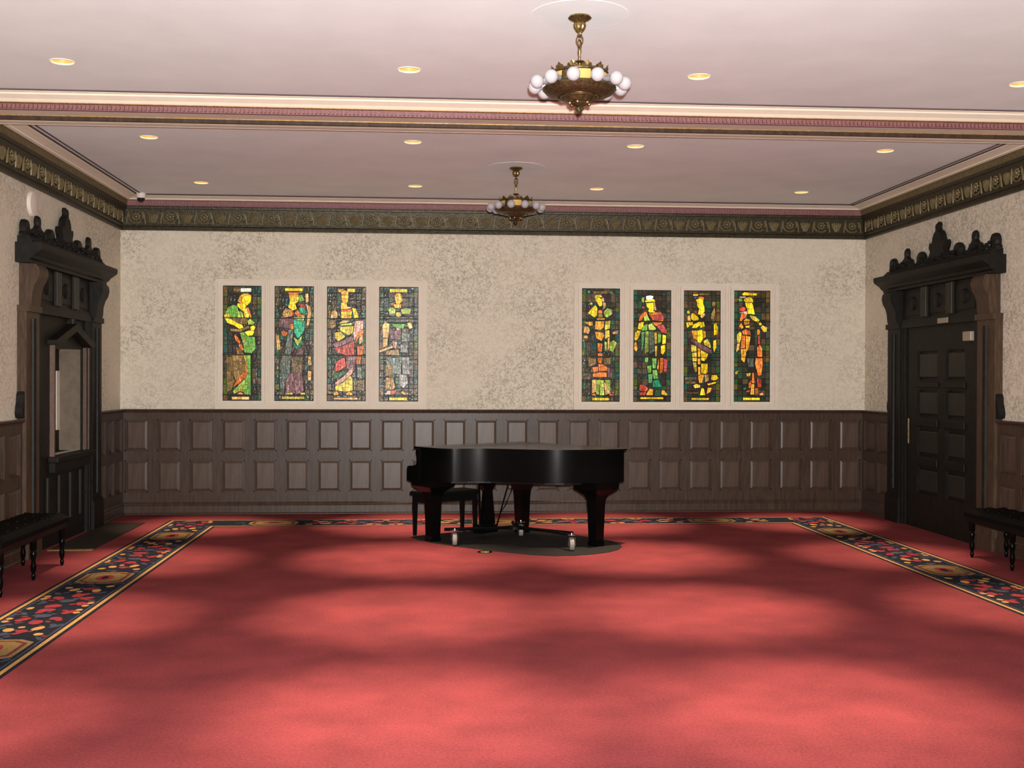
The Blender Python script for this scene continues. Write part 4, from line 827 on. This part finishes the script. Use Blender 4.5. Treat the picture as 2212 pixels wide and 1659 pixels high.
# ------------------------------------------------------------------ piano dolly
dy=empty('piano_dolly',(.89,12.1,0)); late=dy; tag(dy,'low three armed wheeled dolly under the grand piano','dolly')
hub=(.95,12.12)
A=pp(.06+.09,.19+.08,0); Bk=pp(.14,1.22,0); Cc=pp(1.20,1.10,0)
MB().lathe([(.05,.105),(.09,.108),(.09,.135),(.05,.14)],(hub[0],hub[1],0),20).build('hub',BLACK2,dy)
for e in (A,Bk,Cc):
    MB().tube([(hub[0],hub[1],.122),(e[0],e[1],.122)],.018,6).build('arm',BLACK2,dy)
for (x,y) in ((.305,11.70),(1.03,12.36),(1.445,11.30)):
    MB().tube([(hub[0],hub[1],.135),(x,y,.150)],.012,6).build('outrigger',BLACK2,dy)
    MB().lathe([(.03,.148),(.045,.149),(.045,.156),(.012,.158),(.010,.170),(.001,.172)],(x,y,0),16).build('caster_plate',CHROME,dy,smooth=True)
    w_=MB().tube([(x-.034,y,.045),(x-.034,y,.125),(x+.034,y,.125),(x+.034,y,.045)],.0045,6); w_.build('caster_fork',CHROME,dy)
    MB().lathe([(.02,-.022),(.058,-.022),(.062,-.015),(.062,.015),(.058,.022),(.02,.022)],(x,y,.062),20,axis='x').build('caster_wheel',WHEEL,dy,smooth=True)
dy.location.z=.0058
# ------------------------------------------------------------------ tufted benches against the side walls
def tufted():
    r=empty('tufted_bench',(0,0,0))   # long axis y, centre at origin
    L,Wd=1.70,.42
    MB().box((-Wd/2+.02,-L/2+.02,.335),(Wd/2-.02,L/2-.02,.385)).build('apron',BLACK2,r)
    b=MB(); nx,ny=13,41; vs=[];fs=[]
    for i in range(nx):
        for j in range(ny):
            u=i/(nx-1); v=j/(ny-1); x=-Wd/2+Wd*u; y=-L/2+L*v
            e=min(1,min(u,1-u)*7)*min(1,min(v,1-v)*18)
            t=abs(math.sin(PI*3*u+0)*1)*0+.5*(math.cos(6*PI*u)*math.cos(18*PI*v))
            z=.425+.05*math.sqrt(max(0,e))+.012*t*e
            vs.append((x,y,z))
    for i in range(nx-1):
        for j in range(ny-1): fs.append((i*ny+j,(i+1)*ny+j,(i+1)*ny+j+1,i*ny+j+1))
    rim=[i*ny for i in range(nx)]+[(nx-1)*ny+j for j in range(1,ny)]+[i*ny+ny-1 for i in range(nx-2,-1,-1)]+[j for j in range(ny-2,0,-1)]
    n0=len(vs)
    for i in rim: vs.append((vs[i][0]*.985,vs[i][1]*.997,.385))
    n=len(rim)
    for k in range(n): fs.append((rim[k],rim[(k+1)%n],n0+(k+1)%n,n0+k))
    fs.append(tuple(n0+k for k in range(n)))
    st=b.add(vs,fs).build('seat_cushion',LEATH,r,smooth=True)
    for k in range(8):
        for q in (-1,0,1): MB().ball((q*.14+(.0 if k%2 else .0),-L/2+.13+k*.205,.478),(.010,.010,.006),8,5).build('button',BLACK2,st,smooth=True)
    for y in (-.76,0,.76):
        for x in (-.17,.17):
            MB().lathe([(.010,0),(.016,.02),(.018,.04),(.012,.055),(.022,.085),(.024,.12),(.016,.16),(.022,.19),(.028,.22),(.018,.245),(.028,.26),(.028,.34)],(x,y,0),12).build('leg',BLACK,r,smooth=True)
    return r
tb=tufted(); tb.location=(-3.42,9.91,0); tag(tb,'long black tufted leather bench against the left wall','bench','tufted benches along the side walls')
t2=copy_tree(tb); t2.location=(5.39,9.93,0); tag(t2,'long black tufted leather bench against the right wall','bench','tufted benches along the side walls')
# ------------------------------------------------------------------ small things
o=empty('door_mat',(-3.45,12.62,0)); tag(o,'dark charcoal mat with tan end strip before the left door','mat')
MB().box((-3.66,11.62,.0),(-3.235,13.70,.008)).build('flat_body',MATM,o)
MB().box((-3.66,11.55,.0),(-3.235,11.62,.009)).build('end_strip',OLIVEW,o)
o=empty('floor_outlet',(.588,11.27,0)); tag(o,'small brass floor outlet set in the carpet before the piano','outlet')
MB().lathe([(.001,.0),(.075,.0),(.075,.004),(.001,.006)],(.588,11.27,0),20).build('flange',BLACK2,o)
MB().box((.545,11.225,.004),(.63,11.315,.012),.002).build('cover_plate',BRASS,o)
o=empty('dome_camera',(-3.42,14.25,3.90)); tag(o,'small dark dome security camera at the back left ceiling corner','camera')
MB().lathe([(.055,.012),(.058,-.01),(.055,-.045),(.048,-.05)],(-3.42,14.25,3.90),20).build('mount',WHITE,o,smooth=True)
MB().lathe([(.046,-.045),(.044,-.065),(.034,-.085),(.018,-.098),(.001,-.102)],(-3.42,14.25,3.90),20).build('dome',DOME,o,smooth=True)
o=tag(MB().lathe([(.125,0),(.125,.02),(.115,.032),(.06,.04),(.001,.042)],(XL,11.36,3.345),32,axis='x').build('wall_speaker',WHITE,None,smooth=True,loc=(XL,11.36,3.345)),'round white disc mounted high on the left wall over the door crest','speaker')
o=tag(MB().box(fR(12.02,2.312,.092),fR(12.27,2.368,.10),.002).build('door_sign',SIGN,None,loc=fR(12.14,2.34,.092)),'small tan sign plate on the lintel of the right door','sign')
o=tag(MB().box(fR(11.50,2.10,.046),fR(11.68,2.20,.10),.01).build('door_closer',SIGN,None,loc=fR(11.6,2.15,.05)),'small tan closer box at the top corner of the right door','door closer')
